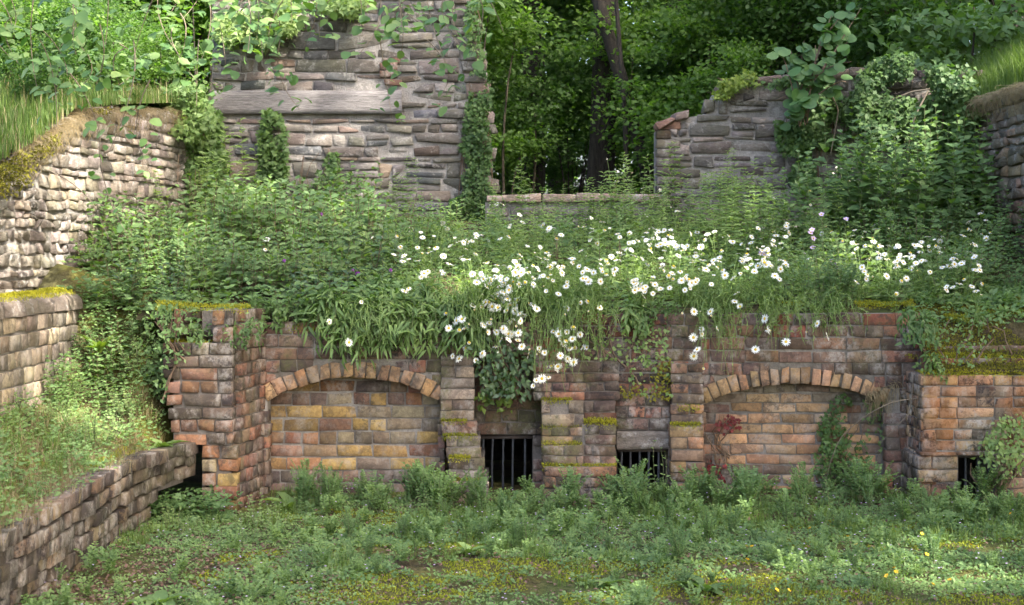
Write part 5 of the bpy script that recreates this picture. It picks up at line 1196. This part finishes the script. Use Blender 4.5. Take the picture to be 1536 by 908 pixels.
dg = [grass_soup(.05, 16, .14, out=1.1, w=.0025) for _ in range(3)]; scatter_soup(dg, [(U(-2.95, -2.25) if R.random() < .5 else U(-2.45, -2.24), U(5.8, 9.6)) for _ in range(330)], [U(.6, 1.3) for _ in range(330)], bzf, 'dry_grass', 'dry', 'dry straw coloured grass along the top of the low wall', 'grass')
for _ in range(22):
    y = U(8.6, 10.3); x = U(-2.95, -2.4); put(R.choice(w_light), x, y, bzf(x, y), sc=U(.6, 1.1), label='pale leafy weed on the sunlit bank beside the stone stub', group='pale weeds on the sunlit bank')
for _ in range(26):
    y = U(9.3, 10.9); x = U(-2.95, -2.35); z_ = bzf(x, min(y, 10.6))-.03 if y < 10.2 else max(bzf(x, min(y, 10.3)), 1.0); put(R.choice(b1), x, y, z_, sc=U(.35, .6), label='leafy plant between the stone stub and the tall left pier', group='leafy plants beside the stone stub')
bs = protos(1, lambda: rosette(9, .2, .05, 1.4), 'leafy_plant', 'stem', 'leaf_yellow', 'bright yellow green long leaves beside the end of the stone stub', 'plant'); put(bs[0], xat(150, 9.9), 9.9, 1.0, sc=1)
# block top: moss and grass tuft
gt = grass_soup(.16, 260, .13, .004, .9); o = gt.obj('grass_tuft', [M['grass']], None, (-3.42, 9.0, 1.40)); tag(o, 'green grass tuft on the top of the stone stub at the left edge', 'grass', None, 'stuff')

# ---- moss along the ledges
def mpx(pts, d): return [at(a, b, d) for a, b in pts]
moss_strip('moss', mpx([(232, 459), (300, 462), (372, 463)], 9.45), .10, 'dark yellow moss along the top edge of the tall left pier')
moss_strip('moss', mpx([(247, 517), (316, 515)], 9.47), .22, 'moss on the lower step of the tall left pier')
moss_strip('moss', mpx([(430, 492), (495, 492)], 9.99), .05, 'thin moss line on the wall top left of the narrow leaved plant')
moss_strip('moss', mpx([(1160, 455), (1205, 457)], 9.98), .09, 'short bright moss cushion on the wall top left of the mallow')
moss_strip('moss', mpx([(1285, 458), (1330, 459), (1374, 457)], 9.98), 0.12, 'bright yellow moss cushion on the wall top right of the mallow', 1.3, thick=.05)
moss_strip('moss', mpx([(842, 463), (905, 465)], 9.98), .05, 'thin yellow moss on the wall top above the buttress')
for (a, b, y, d, lb) in [(662, 700, 634, 9.92, 'moss tuft on the top step of the narrow stepped pier'), (664, 716, 656, 9.87, 'moss on the second step of the narrow stepped pier'), (672, 706, 689, 9.82, 'moss on the third step of the narrow stepped pier'), (676, 726, 723, 9.77, 'moss on the lowest step of the narrow stepped pier'),
                     (812, 860, 602, 9.91, 'moss at the top left of the central buttress'), (812, 878, 642, 9.88, 'moss on the upper left step of the central buttress'), (876, 925, 636, 9.86, 'bright moss on the right step of the central buttress'), (813, 872, 668, 9.84, 'moss on the middle left step of the central buttress'),
                     (813, 925, 701, 9.78, 'long bright yellow moss line across the central buttress'), (828, 870, 749, 9.72, 'small moss patch at the foot of the central buttress'), (1006, 1052, 638, 9.88, 'thin moss on the joint of the slender third pier'), (1015, 1050, 612, 9.92, 'faint moss high on the slender third pier')]:
    moss_strip('moss', mpx([(a, y), ((a+b)/2, y+U(-1, 1)), (b, y)], d), .05, lb, 1.6)
moss_strip('moss', mpx([(1380, 560), (1450, 561), (1550, 563)], 9.6), .13, 'long bright moss on the lowest step of the rusty pier', 1.0)
moss_strip('moss', mpx([(1388, 538), (1460, 539), (1550, 540)], 9.73), .12, 'long bright moss on the middle step of the rusty pier', 1.0)
moss_strip('moss', mpx([(1390, 521), (1450, 520)], 9.87), .12, 'short bright moss on the upper step of the rusty pier')
moss_strip('moss', mpx([(1420, 477), (1455, 478)], 10.0), .12, 'small bright moss pad high on the slope at the right')
moss_strip('moss', mpx([(1362, 536), (1378, 536)], 9.9), .08, 'small round moss cushion at the left end of the stepped top')
moss_strip('moss', [Vector((-3.02, 7.6, 1.41)), Vector((-3.03, 10.15, 1.41))], -.12 if False else .14, 'yellow moss on the coping of the stone stub')
moss_strip('moss_patch', [Vector((-2.30, 8.3, .47)), Vector((-2.28, 8.9, .47))], .12, 'sunlit pale yellow moss on top of the low wall', 1.2)
s = Soup(); n = 26000; X = npR.uniform(2.78, 4.4, n); Y = npR.uniform(9.66, 10.6, n); k = vn(X, Y, 3, 5) > .36; X, Y = X[k], Y[k]; leaves(s, np.stack([X, Y, ledge_z(X, Y)+.006], 1), rdir(len(X), 1.0), npR.normal(size=(len(X), 3)), .017, .008, LEAF1); tag(s.obj('moss_carpet', [M['moss_dark']]), 'dull green moss carpet on the slope above the rusty pier', 'moss', None, 'stuff')

# ---- grass on the upper banks
def bank_grass(n, xf, yr, zf, h, label, w=.005, mat='grass'):
    s = Soup(); Y = npR.uniform(*yr, n); X = xf(Y, npR.random(n)); P = np.stack([X, Y, zf(X, Y)], 1); hh = h*npR.uniform(.4, 1.15, n)
    b = npR.uniform(0, 6.283, n); dx = np.stack([np.cos(b), np.sin(b), 0*b], 1); sd = np.stack([-np.sin(b), np.cos(b), 0*b], 1)*w*.5; o = hh*npR.uniform(.05, .6, n)
    m1 = P+dx*(o*.25)[:, None]+np.array([0, 0, 1])*(hh*.55)[:, None]; m2 = P+dx*o[:, None]+np.array([0, 0, 1])*hh[:, None]*npR.uniform(.75, 1, n)[:, None]
    b5 = np.arange(n)*5; s.add(np.stack([P-sd, P+sd, m1+sd*.8, m1-sd*.8, m2], 1).reshape(-1, 3), np.stack([b5, b5+1, b5+2, b5+3], 1), np.stack([b5+3, b5+2, b5+4], 1), 0, np.repeat(npR.random(n), 5))
    return tag(s.obj('grass', [M[mat]]), label, 'grass', None, 'stuff')
xw_ = lambda Y: -3.62+.76*np.clip((Y-8.4)/5.6, -.8, 1)
bank_grass(3000, lambda Y, r: xw_(Y)+.05-r**1.3*2.0, (6.6, 13.2), lambda X, Y: lb_z(np.minimum(X, xw_(Y)), Y), .22, 'dry seed stalks in the grass above the upper left stone wall', .003, 'dry')
bank_grass(22000, lambda Y, r: xw_(Y)+.04-r**1.3*2.2, (6.6, 13.2), lambda X, Y: lb_z(np.minimum(X, xw_(Y)), Y), .17, 'long fresh grass on the bank above the upper left stone wall')
bank_grass(20000, lambda Y, r: 4.16+r**1.3*2.0, (10.6, 15.0), rb_z, .30, 'sunlit grass on the bank at the upper right')
# overhanging dead grass and roots under the turf at both sides
def fringe(A, B, n, L, label, mat='dry', out=(.1, 0), r=.0016):
    s = Soup(); A = np.array(A, float); B = np.array(B, float)
    for _ in range(n):
        p = A+(B-A)*R.random()+npR.normal(size=3)*np.array([.02, .02, .015]); l = L*U(.3, 1.2); o = np.array([out[0]*U(.3, 1.2), out[1]*U(.3, 1.2)+U(-.03, .03), 0]); q = p+o+np.array([U(-.04, .04), U(-.06, .06), -l]); tube(s, arc(p, q, (o[0]*.7, o[1]*.7, .03), 5), r, r*.5, 3)
    return tag(s.obj('hanging_roots', [M[mat]]), label, 'roots', None, 'stuff')
fringe((4.20, 13.4, 3.04), (4.16, 10.6, 3.03), 900, .16, 'dry grass and roots hanging below the right grass bank', out=(-.1, 0))
fringe((-3.42, 10.0, 2.36), (-3.28, 11.2, 2.78), 600, .15, 'dry roots hanging under the turf of the left bank', out=(.1, 0))
fringe((-3.28, 11.2, 2.78), (-2.95, 13.6, 3.0), 500, .2, 'dry roots along the top of the left side wall', out=(.1, 0))
fringe((xat(1300, 9.98), 9.96, zat(590, 9.98)), (xat(1340, 9.98), 9.96, zat(575, 9.98)), 90, .17, 'bunch of pale hanging roots at the right springing of the tan arch', out=(.02, -.04), r=.0018, mat='dry')
s = Soup(); n = 3400; Y = npR.uniform(9.3, 11.3, n); X = xw_(Y)+.02+npR.random(n)*.12; Z = np.interp(Y, [8.4, 9.7, 10.3, 10.9, 11.8], [2.15, 2.26, 2.46, 2.73, 2.86])-.0-npR.random(n)**1.5*.22; k = vn(Y*1.0, Z, 3, 7) > .5; leaves(s, np.stack([X, Y, Z], 1)[k], rdir(k.sum(), .2), rdir(k.sum(), 0), .03, .012, LEAF1)
tag(s.obj('moss_patch', [M['moss_dark']]), 'yellow green moss and turf edge overhanging the left stone wall', 'moss', None, 'stuff')

# bramble and dead stems
def cane(pts, label, r=.004, mat='twig'):
    s = Soup(); pts = np.array([tuple(p) for p in pts]); t = np.linspace(0, len(pts)-1, 16)
    q = np.stack([np.interp(t, range(len(pts)), pts[:, j]) for j in range(3)], 1); q[1:-1] = (q[:-2]+2*q[1:-1]+q[2:])/4; b = q[0].copy(); tube(s, q-b, r, r*.5, 5); tag(s.obj('bramble_cane' if r < .01 else 'bare_branch', [M[mat]], None, tuple(b)), label, 'stem')
cane([at(1375, 598, 9.7), at(1340, 602, 9.65), at(1300, 622, 9.7), at(1260, 655, 9.75), at(1243, 700, 9.8), at(1236, 740, 9.85)], 'long straw coloured stem arching across the tan arch panel')
cane([at(1370, 575, 9.8), at(1364, 620, 9.75), at(1345, 640, 9.75), at(1320, 665, 9.8)], 'curled pale stem beside the rusty pier')
cane([at(72, 255, 10), at(110, 275, 9.9), at(140, 305, 9.9), at(158, 345, 9.9), at(170, 375, 10)], 'pale dead twig arching before the sunlit side wall')
cane([at(1300, 170, 13.3), at(1340, 150, 13.2), at(1368, 138, 13.1), at(1395, 134, 13.0)], 'bare grey branch lying over the ivy mound', .014)
cane([at(1392, 136, 13.0), at(1372, 175, 13.0), at(1360, 230, 13.1)], 'bare forked stem hanging from the ivy mound', .01)
cane([at(0, 825, 7.3), at(25, 848, 7.2), at(52, 872, 7.1), at(80, 903, 7.0)], 'thin pale stem crossing the low wall at the lower left')
cane([at(1246, 140, 13.3), at(1258, 165, 13.3), at(1252, 200, 13.3), at(1246, 232, 13.3)], 'pale looping vine hanging on the right stone wall', .008)
cane([at(1320, 148, 13.2), at(1308, 180, 13.2), at(1312, 215, 13.2)], 'thin pale vine hanging in front of the ivy mound', .007)

for (px, py, d, hh) in [(447, 330, 11.8, .45), (452, 300, 12.2, .5), (395, 340, 12.0, .45), (560, 345, 11.4, .4), (300, 330, 12.6, .6), (268, 300, 12.6, .7), (343, 300, 12.5, .5), (505, 330, 12, .35), (835, 360, 11.2, .35), (1320, 300, 12.5, .5), (930, 370, 11.0, .3), (616, 350, 12.2, .45)]:
    p = at(px, py, d); zb = terr(p.x, d); s = Soup(); top = p.z+.05-zb
    tube(s, arc((0, 0, 0), (U(-.06, .06), 0, max(top, hh)), (U(-.03, .03), 0, 0), 6), .004, .0022, 4)
    for k in range(9): q = np.array([U(-.05, .05), U(-.04, .04), max(top, hh)*U(.6, 1.0)]); tube(s, [(0, 0, q[2]-.05), q*.6+np.array([0, 0, q[2]*.4]), q], .0018, .0012, 3)
    tag(s.obj('dead_stalk', [M['stem_brown']], None, (p.x, d, zb)), 'thin dark dead flower stalk standing '+place(p.x, d, zb), 'stalk', 'dead stalks standing in the terrace planting')

# ---- hazel sapling with large round leaves on the right wall
hz = thing('hazel_sapling', tuple(at(1205, 175, 13.2)), 'hazel sapling with large round bright leaves rising behind the right stone wall', 'tree')
L0 = Vector(hz.location); big = []
rm = [Soup() for _ in range(4)]; rmesh = []
for i in range(5):
    s = Soup(); leaves(s, [(0, 0, 0)], [(0, 1, 0)], (0, 0, 1), 1.0, .88+.05*i, ROUND, curl=.12); rmesh.append(s.mesh('leaf', [M['leaf_hazel']]))
tips = [(1262, 30), (1240, 45), (1225, 70), (1205, 60), (1190, 75), (1215, 100), (1250, 90), (1275, 60), (1180, 110), (1200, 125), (1235, 125), (1265, 120), (1185, 165), (1210, 160), (1230, 145), (1195, 180), (1290, 15), (1170, 150), (1250, 20), (1280, 90), (1175, 85), (1228, 170)]
for (px, py) in tips:
    e = at(px+U(-5, 5), py+U(-4, 4), U(12.9, 13.5))-L0; a = Vector((U(-.05, .05), U(-.1, .1), U(-.1, .3))); s = Soup(); pts = arc(a, e, (U(-.06, .06), -.05, .08), 6); tube(s, pts, .008, .003, 4)
    br = s.obj('branch', [M['stem_brown']], hz)
    for k in range(7):
        t = U(.35, 1.05); p = Vector([np.interp(t*5, range(6), pts[:, j]) for j in range(3)])+Vector((U(-.07, .07), U(-.08, .08), U(-.07, .07))); o = bpy.data.objects.new('leaf', R.choice(rmesh)); link(o, br); o.location = p; sz = U(.085, .135); o.scale = (sz,)*3
        D = Vector((U(-1, 1), U(-.9, .1), U(-.7, .3))).normalized(); N = Vector((U(-.3, .3), -.75, .75)); S = D.cross(N).normalized(); N = S.cross(D); o.rotation_euler = Matrix((S, D, N)).transposed().to_euler()

# ---- alder branches hanging in from the upper left, near the camera side
al = thing('alder_tree', (-5.2, 8.2, 2.3), 'alder tree whose leafy twigs hang across the upper left of the view', 'tree')
A0 = Vector(al.location); s = Soup(); tube(s, [(0, 0, -.5), (.1, .1, 1.2), (.3, .2, 2.6), (.8, .3, 3.8)], .13, .07, 8); s.obj('trunk', [M['bark']], al, smooth=True)
oval = (np.array([[0, 0, 0], [.36, .18, .05], [.5, .5, .08], [.3, .85, .04], [0, .97, -.02], [-.3, .85, .04], [-.5, .5, .08], [-.36, .18, .05], [0, .5, 0]]), np.array([[0, 1, 2, 8], [8, 2, 3, 4], [8, 4, 5, 6], [0, 8, 6, 7]]))
amesh = []
for i in range(6):
    s = Soup(); leaves(s, [(0, 0, 0)], [(0, 1, 0)], (0, 0, 1), 1.0, .74+.04*i, oval, curl=.1+.05*i); amesh.append(s.mesh('leaf', [M['leaf_blue' if i < 3 else 'leaf_hazel']]))
twigs = [((160, -40), (150, 110), 9.0), ((60, -40), (55, 130), 8.8), ((60, 60), (85, 190), 8.8), ((250, -40), (200, 90), 9.0), ((200, 60), (165, 225), 8.9), ((225, 120), (228, 260), 9.0), ((300, -30), (300, 95), 9.2), ((380, -30), (385, 60), 9.2), ((395, 20), (400, 118), 9.3),
         ((460, -30), (455, 72), 9.3), ((520, -20), (480, 60), 9.2), ((560, -30), (535, 85), 9.3), ((590, -20), (598, 105), 9.3), ((640, -30), (680, 120), 9.4), ((690, -30), (700, 75), 9.4), ((700, -30), (755, 48), 9.4), ((640, 60), (655, 150), 9.4), ((570, 60), (590, 190), 9.5), ((420, 60), (450, 165), 9.4),
         ((150, 200), (190, 350), 9.1), ((110, -30), (110, 60), 8.6), ((10, -20), (20, 90), 8.6), ((330, 40), (340, 120), 9.3), ((270, 20), (250, 130), 9.0), ((105, 110), (150, 200), 8.9), ((610, -30), (640, 40), 9.4), ((720, 0), (700, 100), 9.5)]
nleaf = 0
for _ in range(36):
    px = U(-10, 330) if R.random() < .65 else U(330, 720); py = U(-20, 150 if px < 330 else 60); twigs.append(((px+U(-40, 40), py-U(40, 80)), (px, py+20), U(8.8, 9.6)))
for (a, b, d) in twigs:
    pa, pb = at(*a, d+U(-.2, .2))-A0, at(*b, d)-A0; pts = arc(pa, pb, (U(-.12, .12), U(-.1, .1), U(-.02, .06)), 8); s = Soup(); tube(s, pts, .0042, .0018, 4)
    if a[1] < 0 and R.random() < .5:
        root = Vector((.8, .3, 3.8))*.5+Vector((.1, .1, 1.6)); tube(s, arc(tuple(root), tuple(pa), (0, 0, .5), 8), .02, .006, 5)
    br = s.obj('branch', [M['twig']], al); n = 15
    for k in range(n):
        t = .25+.8*(k+U(0, .8))/n; p = Vector([np.interp(min(t, 1)*7, range(8), pts[:, j]) for j in range(3)])+Vector((U(-.085, .085), U(-.09, .09), U(-.05, .05)))
        o = bpy.data.objects.new('leaf', R.choice(amesh)); link(o, br); o.location = p; sz = U(.035, .092); o.scale = (sz,)*3; nleaf += 1
        D = Vector((U(-1, 1), U(-.8, .5), U(-.6, .2))).normalized(); N = Vector((U(-.5, .5), -.45+U(-.3, .3), .9)); S = D.cross(N).normalized(); N = S.cross(D); o.rotation_euler = Matrix((S, D, N)).transposed().to_euler()
# ============================================================ WOODLAND
def crown(n, rx, ry, rz, ll, clumps=40, cr=.32, shell=.55, tpl=LEAF1, flat=.5):
    """leaf clumps spread through an ellipsoid"""
    s = Soup(); u = rdir(clumps, 0); q = npR.uniform(shell, 1.0, clumps)[:, None]; C_ = u*q*np.array([rx, ry, rz]); w_ = npR.uniform(.5, 1.3, clumps); idx = npR.choice(clumps, n, p=w_/w_.sum())
    off = npR.normal(size=(n, 3))*np.array([1, 1, flat])*cr*(rx+rz)/2*w_[idx][:, None]; P = C_[idx]+off
    D = norm(npR.normal(size=(n, 3))*np.array([1, 1, .4])+np.array([0, 0, -.35])); N = np.array([0, -.6, 1])+npR.normal(size=(n, 3))*.55
    tint = np.clip(npR.random(n)*.6+.4*npR.random(clumps)[idx], 0, 1); leaves(s, P, D, N, ll*npR.uniform(.6, 1.2, n), ll*.62, tpl, 0, tint); return s
cA = [crown(9000, 2.6, 2.6, 2.4, .13, 60, .16).mesh('crown', [M['leaf_wood']]) for _ in range(3)]
cB = [crown(9000, 2.6, 2.4, 2.2, .13, 55, .17).mesh('crown', [M['leaf_wood2']]) for _ in range(2)]
cS = [crown(4200, 1.3, 1.1, 1.3, .10, 34, .2, .3).mesh('crown', [M[k]]) for k in ('leaf_wood', 'leaf_wood2', 'leaf_wood')]
cT = [crown(1500, 1.3, 1.0, 1.1, .13, 22, .22, .2, LEAF2).mesh('crown', [M[k]]) for k in ('leaf_wood', 'leaf_wood2')]
def tree(x, y, h, r, lean, crowns, label, bark='bark', cz=None, cs=1.0, group=None, branches=3, trunk_top=1.0):
    z0 = float(wf_z(x, y))-.2; t = thing('woodland_tree', (x, y, z0), label, 'tree', group); s = Soup(); n = 9; tt = np.linspace(0, 1, n)
    pts = np.stack([lean[0]*tt+.15*np.sin(tt*5+x), lean[1]*tt+.1*np.cos(tt*4+y), tt*h*trunk_top], 1); tube(s, pts, r*1.15*(1-.55*tt), None, 10)
    for k in range(branches):
        i = R.randrange(3, n-1); a = U(0, 6.28); L = U(1, 2.2); e = pts[i]+np.array([L*math.cos(a), L*math.sin(a), U(.4, 1.6)]); tube(s, arc(pts[i], e, (0, 0, -.15), 6), r*.4, r*.12, 6)
    s.obj('trunk', [M[bark]], t, smooth=True)
    for (dx, dy, dz, sc, me) in crowns:
        o = bpy.data.objects.new('crown', me); link(o, t); o.location = (dx, dy, dz); o.scale = (sc,)*3; o.rotation_euler = (U(-.2, .2), U(-.2, .2), U(-1, 1))
    return t
# trunks seen in the gap
tree(xat(880, 19.5), 19.5, 11, .17, (.55, 0), [(.3, .8, 7.4, 1.0, cA[0]), (-1.6, 2.0, 6.0, .8, cA[1]), (2, 1, 8.5, 1, cA[2])], 'thick dark ivy clad trunk standing in the gap between the walls')
tree(xat(985, 18.5), 18.5, 9, .09, (-1.9, .3), [(-1.7, .2, 8.2, .8, cA[1])], 'slim leaning trunk right of the dark trunk in the gap', 'bark', branches=2)
tree(xat(922, 18.0), 18.0, 7, .03, (.15, 0), [(0, 0, 7.4, .5, cA[2])], 'thin straight sapling trunk in the middle of the gap', 'bark', branches=1)
tree(xat(1032, 20.5), 20.5, 10, .17, (-.25, 0), [(.5, .5, 8, .9, cA[0])], 'straight dark trunk partly wrapped in leaves behind the rounded wall')
tree(xat(1210, 18.5), 18.5, 9, .12, (.05, .1), [(.3, .5, 8, .8, cB[0])], 'upright brown trunk above the middle of the right stone wall', 'bark')
tree(xat(1295, 19), 19, 9, .14, (1.2, .3), [(1.4, .5, 8, .8, cA[2])], 'trunk leaning to the right above the ivy mound', 'bark_light')
tree(xat(1500, 20), 20, 9, .22, (-.3, .3), [(0, .5, 7, 1, cA[1]), (-1.5, 0, 4.6, .7, cA[0])], 'dark trunk at the upper right corner')
tree(xat(240, 21), 21, 10, .16, (.3, .3), [(0, .5, 7, 1, cB[0]), (-1.5, 0, 4.5, .8, cB[1])], 'slim trunk among bright leaves at the upper left')
tree(xat(60, 22), 22, 10, .2, (.2, .3), [(0, .5, 6.5, 1, cA[0]), (1.5, 0, 4.5, .7, cB[1])], 'trunk hidden by foliage at the far upper left')
tree(xat(790, 23), 23, 11, .2, (-.2, .3), [(0, .5, 7, 1, cA[1]), (-.5, 0, 3.6, .8, cA[0])], 'dark tree beside the right edge of the back wall')
# understorey bushes
def bush(px, d, dz, sc, k, label, group): 
    x = xat(px, d); z = float(wf_z(x, d)); t = thing('woodland_bush', (x, d, z), label, 'bush', group); s = Soup()
    for _ in range(5): tube(s, arc((U(-.1, .1), U(-.1, .1), -.1), (U(-.8, .8)*sc, U(-.6, .6)*sc, dz*.8+U(-.3, .2)), (0, 0, .1), 5), .016, .005, 4)
    s.obj('stem', [M['bark']], t); o = bpy.data.objects.new('crown', cS[k]); link(o, t); o.location = (0, 0, dz); o.scale = (sc,)*3; o.rotation_euler = (0, 0, U(-1, 1))
for (a, b, da, db, n, z0_, z1_, s0, s1, ks, lab, grp) in [
    (735, 1000, 22, 26, 12, .5, 2.4, .6, 1.0, (0, 2), 'shaded woodland bush in the gap between the walls', 'shaded bushes in the gap'),
    (990, 1300, 17, 22, 15, .9, 3.0, .6, 1.0, (0, 2, 1), 'woodland bush rising behind the right stone wall', 'bushes behind the right stone wall'),
    (1280, 1560, 16.5, 21, 12, 1.0, 3.2, .6, 1.0, (0, 2), 'dark woodland bush above the right bank', 'bushes above the right bank'),
    (-30, 330, 15.0, 20, 30, .6, 3.0, .6, 1.1, (1, 1, 0), 'bright woodland bush above the left bank', 'bushes above the left bank'),
    (320, 720, 16, 20, 8, 2.2, 3.6, .7, 1.1, (1, 0), 'woodland bush behind the tall back wall', 'bushes behind the back wall')]:
    for _ in range(n): bush(U(a, b), U(da, db), U(z0_, z1_), U(s0, s1)*(.8 if a == 735 else 1), R.choice(ks), lab, grp)
for k_ in range(26):
    while True:
        y = U(10.6, 14.6); x = xat(U(-10, 310), y)
        if x < xw_(y)-.25: break
    z = float(lb_z(x, y)); t = thing('bank_bush', (x, y, z), 'small bright bush '+('near the left edge' if x < xat(100, y) else 'above the middle' if x < xat(200, y) else 'at the back corner')+' of the upper left bank', 'bush', 'small bushes on the upper left bank'); sc = U(.22, .42)
    s = Soup(); tube(s, arc((0, 0, -.1), (.1, 0, .5), (.05, 0, 0), 4), .012, .005, 4); s.obj('stem', [M['bark']], t); o = bpy.data.objects.new('crown', cS[k_ % 3]); link(o, t); o.location = (0, 0, U(.25, .55)); o.scale = (sc,)*3
for (px, py, d, sc, ks) in [(760, 60, 17.5, .5, 1), (790, 170, 18, .4, 0), (770, 230, 17.6, .42, 1), (940, 60, 18.9, .5, 1), (1050, 60, 18, .5, 1), (1090, 20, 18.5, .5, 1), (1000, 110, 19.5, .5, 0), (1150, 60, 18, .5, 0), (1120, 100, 17, .35, 1), (720, 20, 17, .5, 1), (1400, 40, 17, .5, 1), (1440, 80, 16.5, .4, 0), (1340, 60, 17, .4, 0)]:
    p = at(px, py, d); t = thing('woodland_sapling', (p.x, p.y, float(wf_z(p.x, p.y))), 'slender sapling with a thin leafy crown at the edge of the dark woodland', 'tree', 'saplings at the woodland edge'); s = Soup(); hz_ = p.z-t.location.z
    tube(s, arc((0, 0, -.2), (.1, 0, hz_), (U(-.1, .1), 0, 0), 6), .022, .008, 5); s.obj('trunk', [M['bark_light']], t); o = bpy.data.objects.new('crown', cT[ks]); link(o, t); o.location = (0, 0, hz_); o.scale = (sc*1.3,)*3
for i in range(16):
    y = U(24, 36); x = U(-1, 1)*(768/F*y+2); b_ = R.random() < .55
    cr = [(U(-1, 1), U(-1, 1), U(6, 8), U(1, 1.3), R.choice(cB if b_ else cA)), (U(-2, 2), U(-1, 1), U(2.8, 4.8), U(.8, 1.2), R.choice(cB if b_ else cA)), (U(-2, 2), U(-1, 1), U(9, 11), U(1., 1.3), R.choice(cA))]
    tree(x, y, U(10, 13), U(.12, .28), (U(-.8, .8), 0), cr, 'tree farther back in the woodland', group='trees farther back in the woodland')
fw = Soup(); n = 42000; X = npR.uniform(-26, 26, n); Z = npR.uniform(0, 17, n); Y = 46+npR.normal(size=n)*3+2*np.sin(X*.7); k = vn(X, Z, .6, 12)*.6+vn(X, Z, 2.0, 14)*.4 > .30; P = np.stack([X, Y, Z], 1)[k]
leaves(fw, P, rdir(len(P), -.2), rdir(len(P), .5), .34*npR.uniform(.6, 1.2, len(P)), .22, LEAF1); tag(fw.obj('distant_woodland', [M['leaf_wood2']]), 'sunlit far woodland closing the view behind the trees', 'woodland', None, 'stuff')
# large near leaves at the top right
tb = thing('woodland_bush', tuple(at(1480, 90, 14.5)), 'broad leaved bush behind the grass bank at the upper right corner', 'bush'); s = Soup(); crn = crown(1500, 1.3, .7, .45, .13, 26, .2, .2, LEAF2); crn.obj('crown', [M['leaf_mid']], tb, (.2, .8, .35)); tube(s, [(0, .6, -.5), (.1, .7, .4)], .03, .01, 5); s.obj('stem', [M['bark']], tb)

# ============================================================ UNSEEN TREES ADDED ON THE RIGHT, CROWNS SHAPED TO DAPPLE THE SUN
targets = [(at(60, 300, 10.5), .40, 3.0), (at(95, 220, 10.8), .28, 1), (at(40, 400, 10.3), .36, 1), (Vector((-3, 9.9, 1.1)), .34, 1), (Vector((-3, 9.2, 1.0)), .16, 1), (Vector((-2.6, 9.2, .6)), .36, 1), (Vector((-2.4, 8.4, .4)), .25, 1), (Vector((-2.3, 7.4, .4)), .12, 1),  # spots to be sunlit, each with the radius of its crown gap
           (Vector((2.1, 7.6, 0)), .40, 1), (Vector((2.4, 8.3, 0)), .22, 1), (Vector((.5, 7.1, 0)), .22, 1), (Vector((4.8, 12.4, 3.3)), 1.0, 1), (Vector((4.4, 11.6, 3.2)), .4, 1), (Vector((1.6, 10.6, 1.6)), .20, 1), (Vector((.6, 10.5, 1.5)), .16, 1), (Vector((-1.3, 12.0, 2.0)), .3, 1), (Vector((1.0, 10.9, 1.7)), .3, 1), (Vector((2.6, 10.8, 1.7)), .3, 1), (Vector((-.3, 10.5, 1.5)), .25, 1), (Vector((3.6, 12.8, 2.7)), .35, 1), (Vector((-2.0, 12.5, 2.5)), .3, 1), (Vector((1.1, 7.6, 0)), .3, 1), (Vector((-.3, 8.2, 0)), .25, 1), (Vector((-2.6, 10.6, 1.6)), .3, 1),
           (Vector((-4.3, 12.3, 3.3)), .8, 1), (Vector((-4.2, 15.5, 4)), .9, 1), (Vector((2.8, 13.4, 3.2)), .3, 1)]
rt = random.Random(8)  # further random gaps, for sun flecks on walls, terrace and courtyard
for _ in range(26): targets.append((Vector((rt.uniform(-2.6, 4.2), rt.uniform(9.6, 13.8), rt.uniform(1.2, 3.0))), rt.uniform(.10, .24), 1))
for _ in range(10): targets.append((Vector((rt.uniform(-3.0, -1.0), 13.9, rt.uniform(2.4, 4.2))), rt.uniform(.10, .22), 1))
for _ in range(9): targets.append((Vector((rt.uniform(-1.5, 3.2), rt.uniform(7.0, 9.4), 0)), rt.uniform(.08, .2), 1))
nS = np.array(SUN)
def shade_tree(x, y, h, label):
    t = thing('added_shade_tree', (x, y, 0), label, 'tree', 'unseen shade trees added right of the courtyard'); s = Soup(); tube(s, [(0, 0, -.3), (.1, .1, h*.4), (-.1, .2, h*.75), (0, 0, h)], [.34, .26, .15, .05], None, 10)
    for k in range(7): a = U(0, 6.3); z = U(.35, .9)*h; tube(s, arc((0, 0, z), (2.4*math.cos(a), 2.4*math.sin(a), z+U(.3, 1.6)), (0, 0, .3), 5), .09, .03, 6)
    s.obj('trunk', [M['bark']], t, smooth=True)
    n = 17000; cl_ = 80; u = rdir(cl_, 0)*npR.uniform(.35, 1, cl_)[:, None]**.6*np.array([3.9, 3.9, h*.40])+np.array([0, 0, h*.62]); i = npR.integers(0, cl_, n); P = u[i]+npR.normal(size=(n, 3))*np.array([.62, .62, .42])
    Pw = P+np.array([x, y, 0]); keep = np.ones(n, bool)
    for (T_, r_, _) in targets:  # thin out leaves on the sun's path to each chosen spot
        v = Pw-np.array(T_); a = v @ nS; dist = np.linalg.norm(v-a[:, None]*nS, axis=1); keep &= ~((dist < r_*1.15) & (npR.random(n) < .96))
    P = P[keep]; f = Soup(); leaves(f, P, rdir(len(P), -.3), np.array([0, 0, 1])+npR.normal(size=(len(P), 3))*.6, .26*npR.uniform(.6, 1.2, len(P)), .17, LEAF1); o = f.obj('crown', [M['leaf_wood']], t); o['kind'] = 'stuff'
for (x, y, h) in [(8.8, 3.6, 16), (10.5, -3.4, 18), (11.2, 8.8, 17), (14, 2.2, 21), (7.8, -1.6, 13), (15, -6, 22), (9.2, 12.5, 14)]: shade_tree(x, y, h, 'unseen tall tree added right of the courtyard to dapple the sunlight')
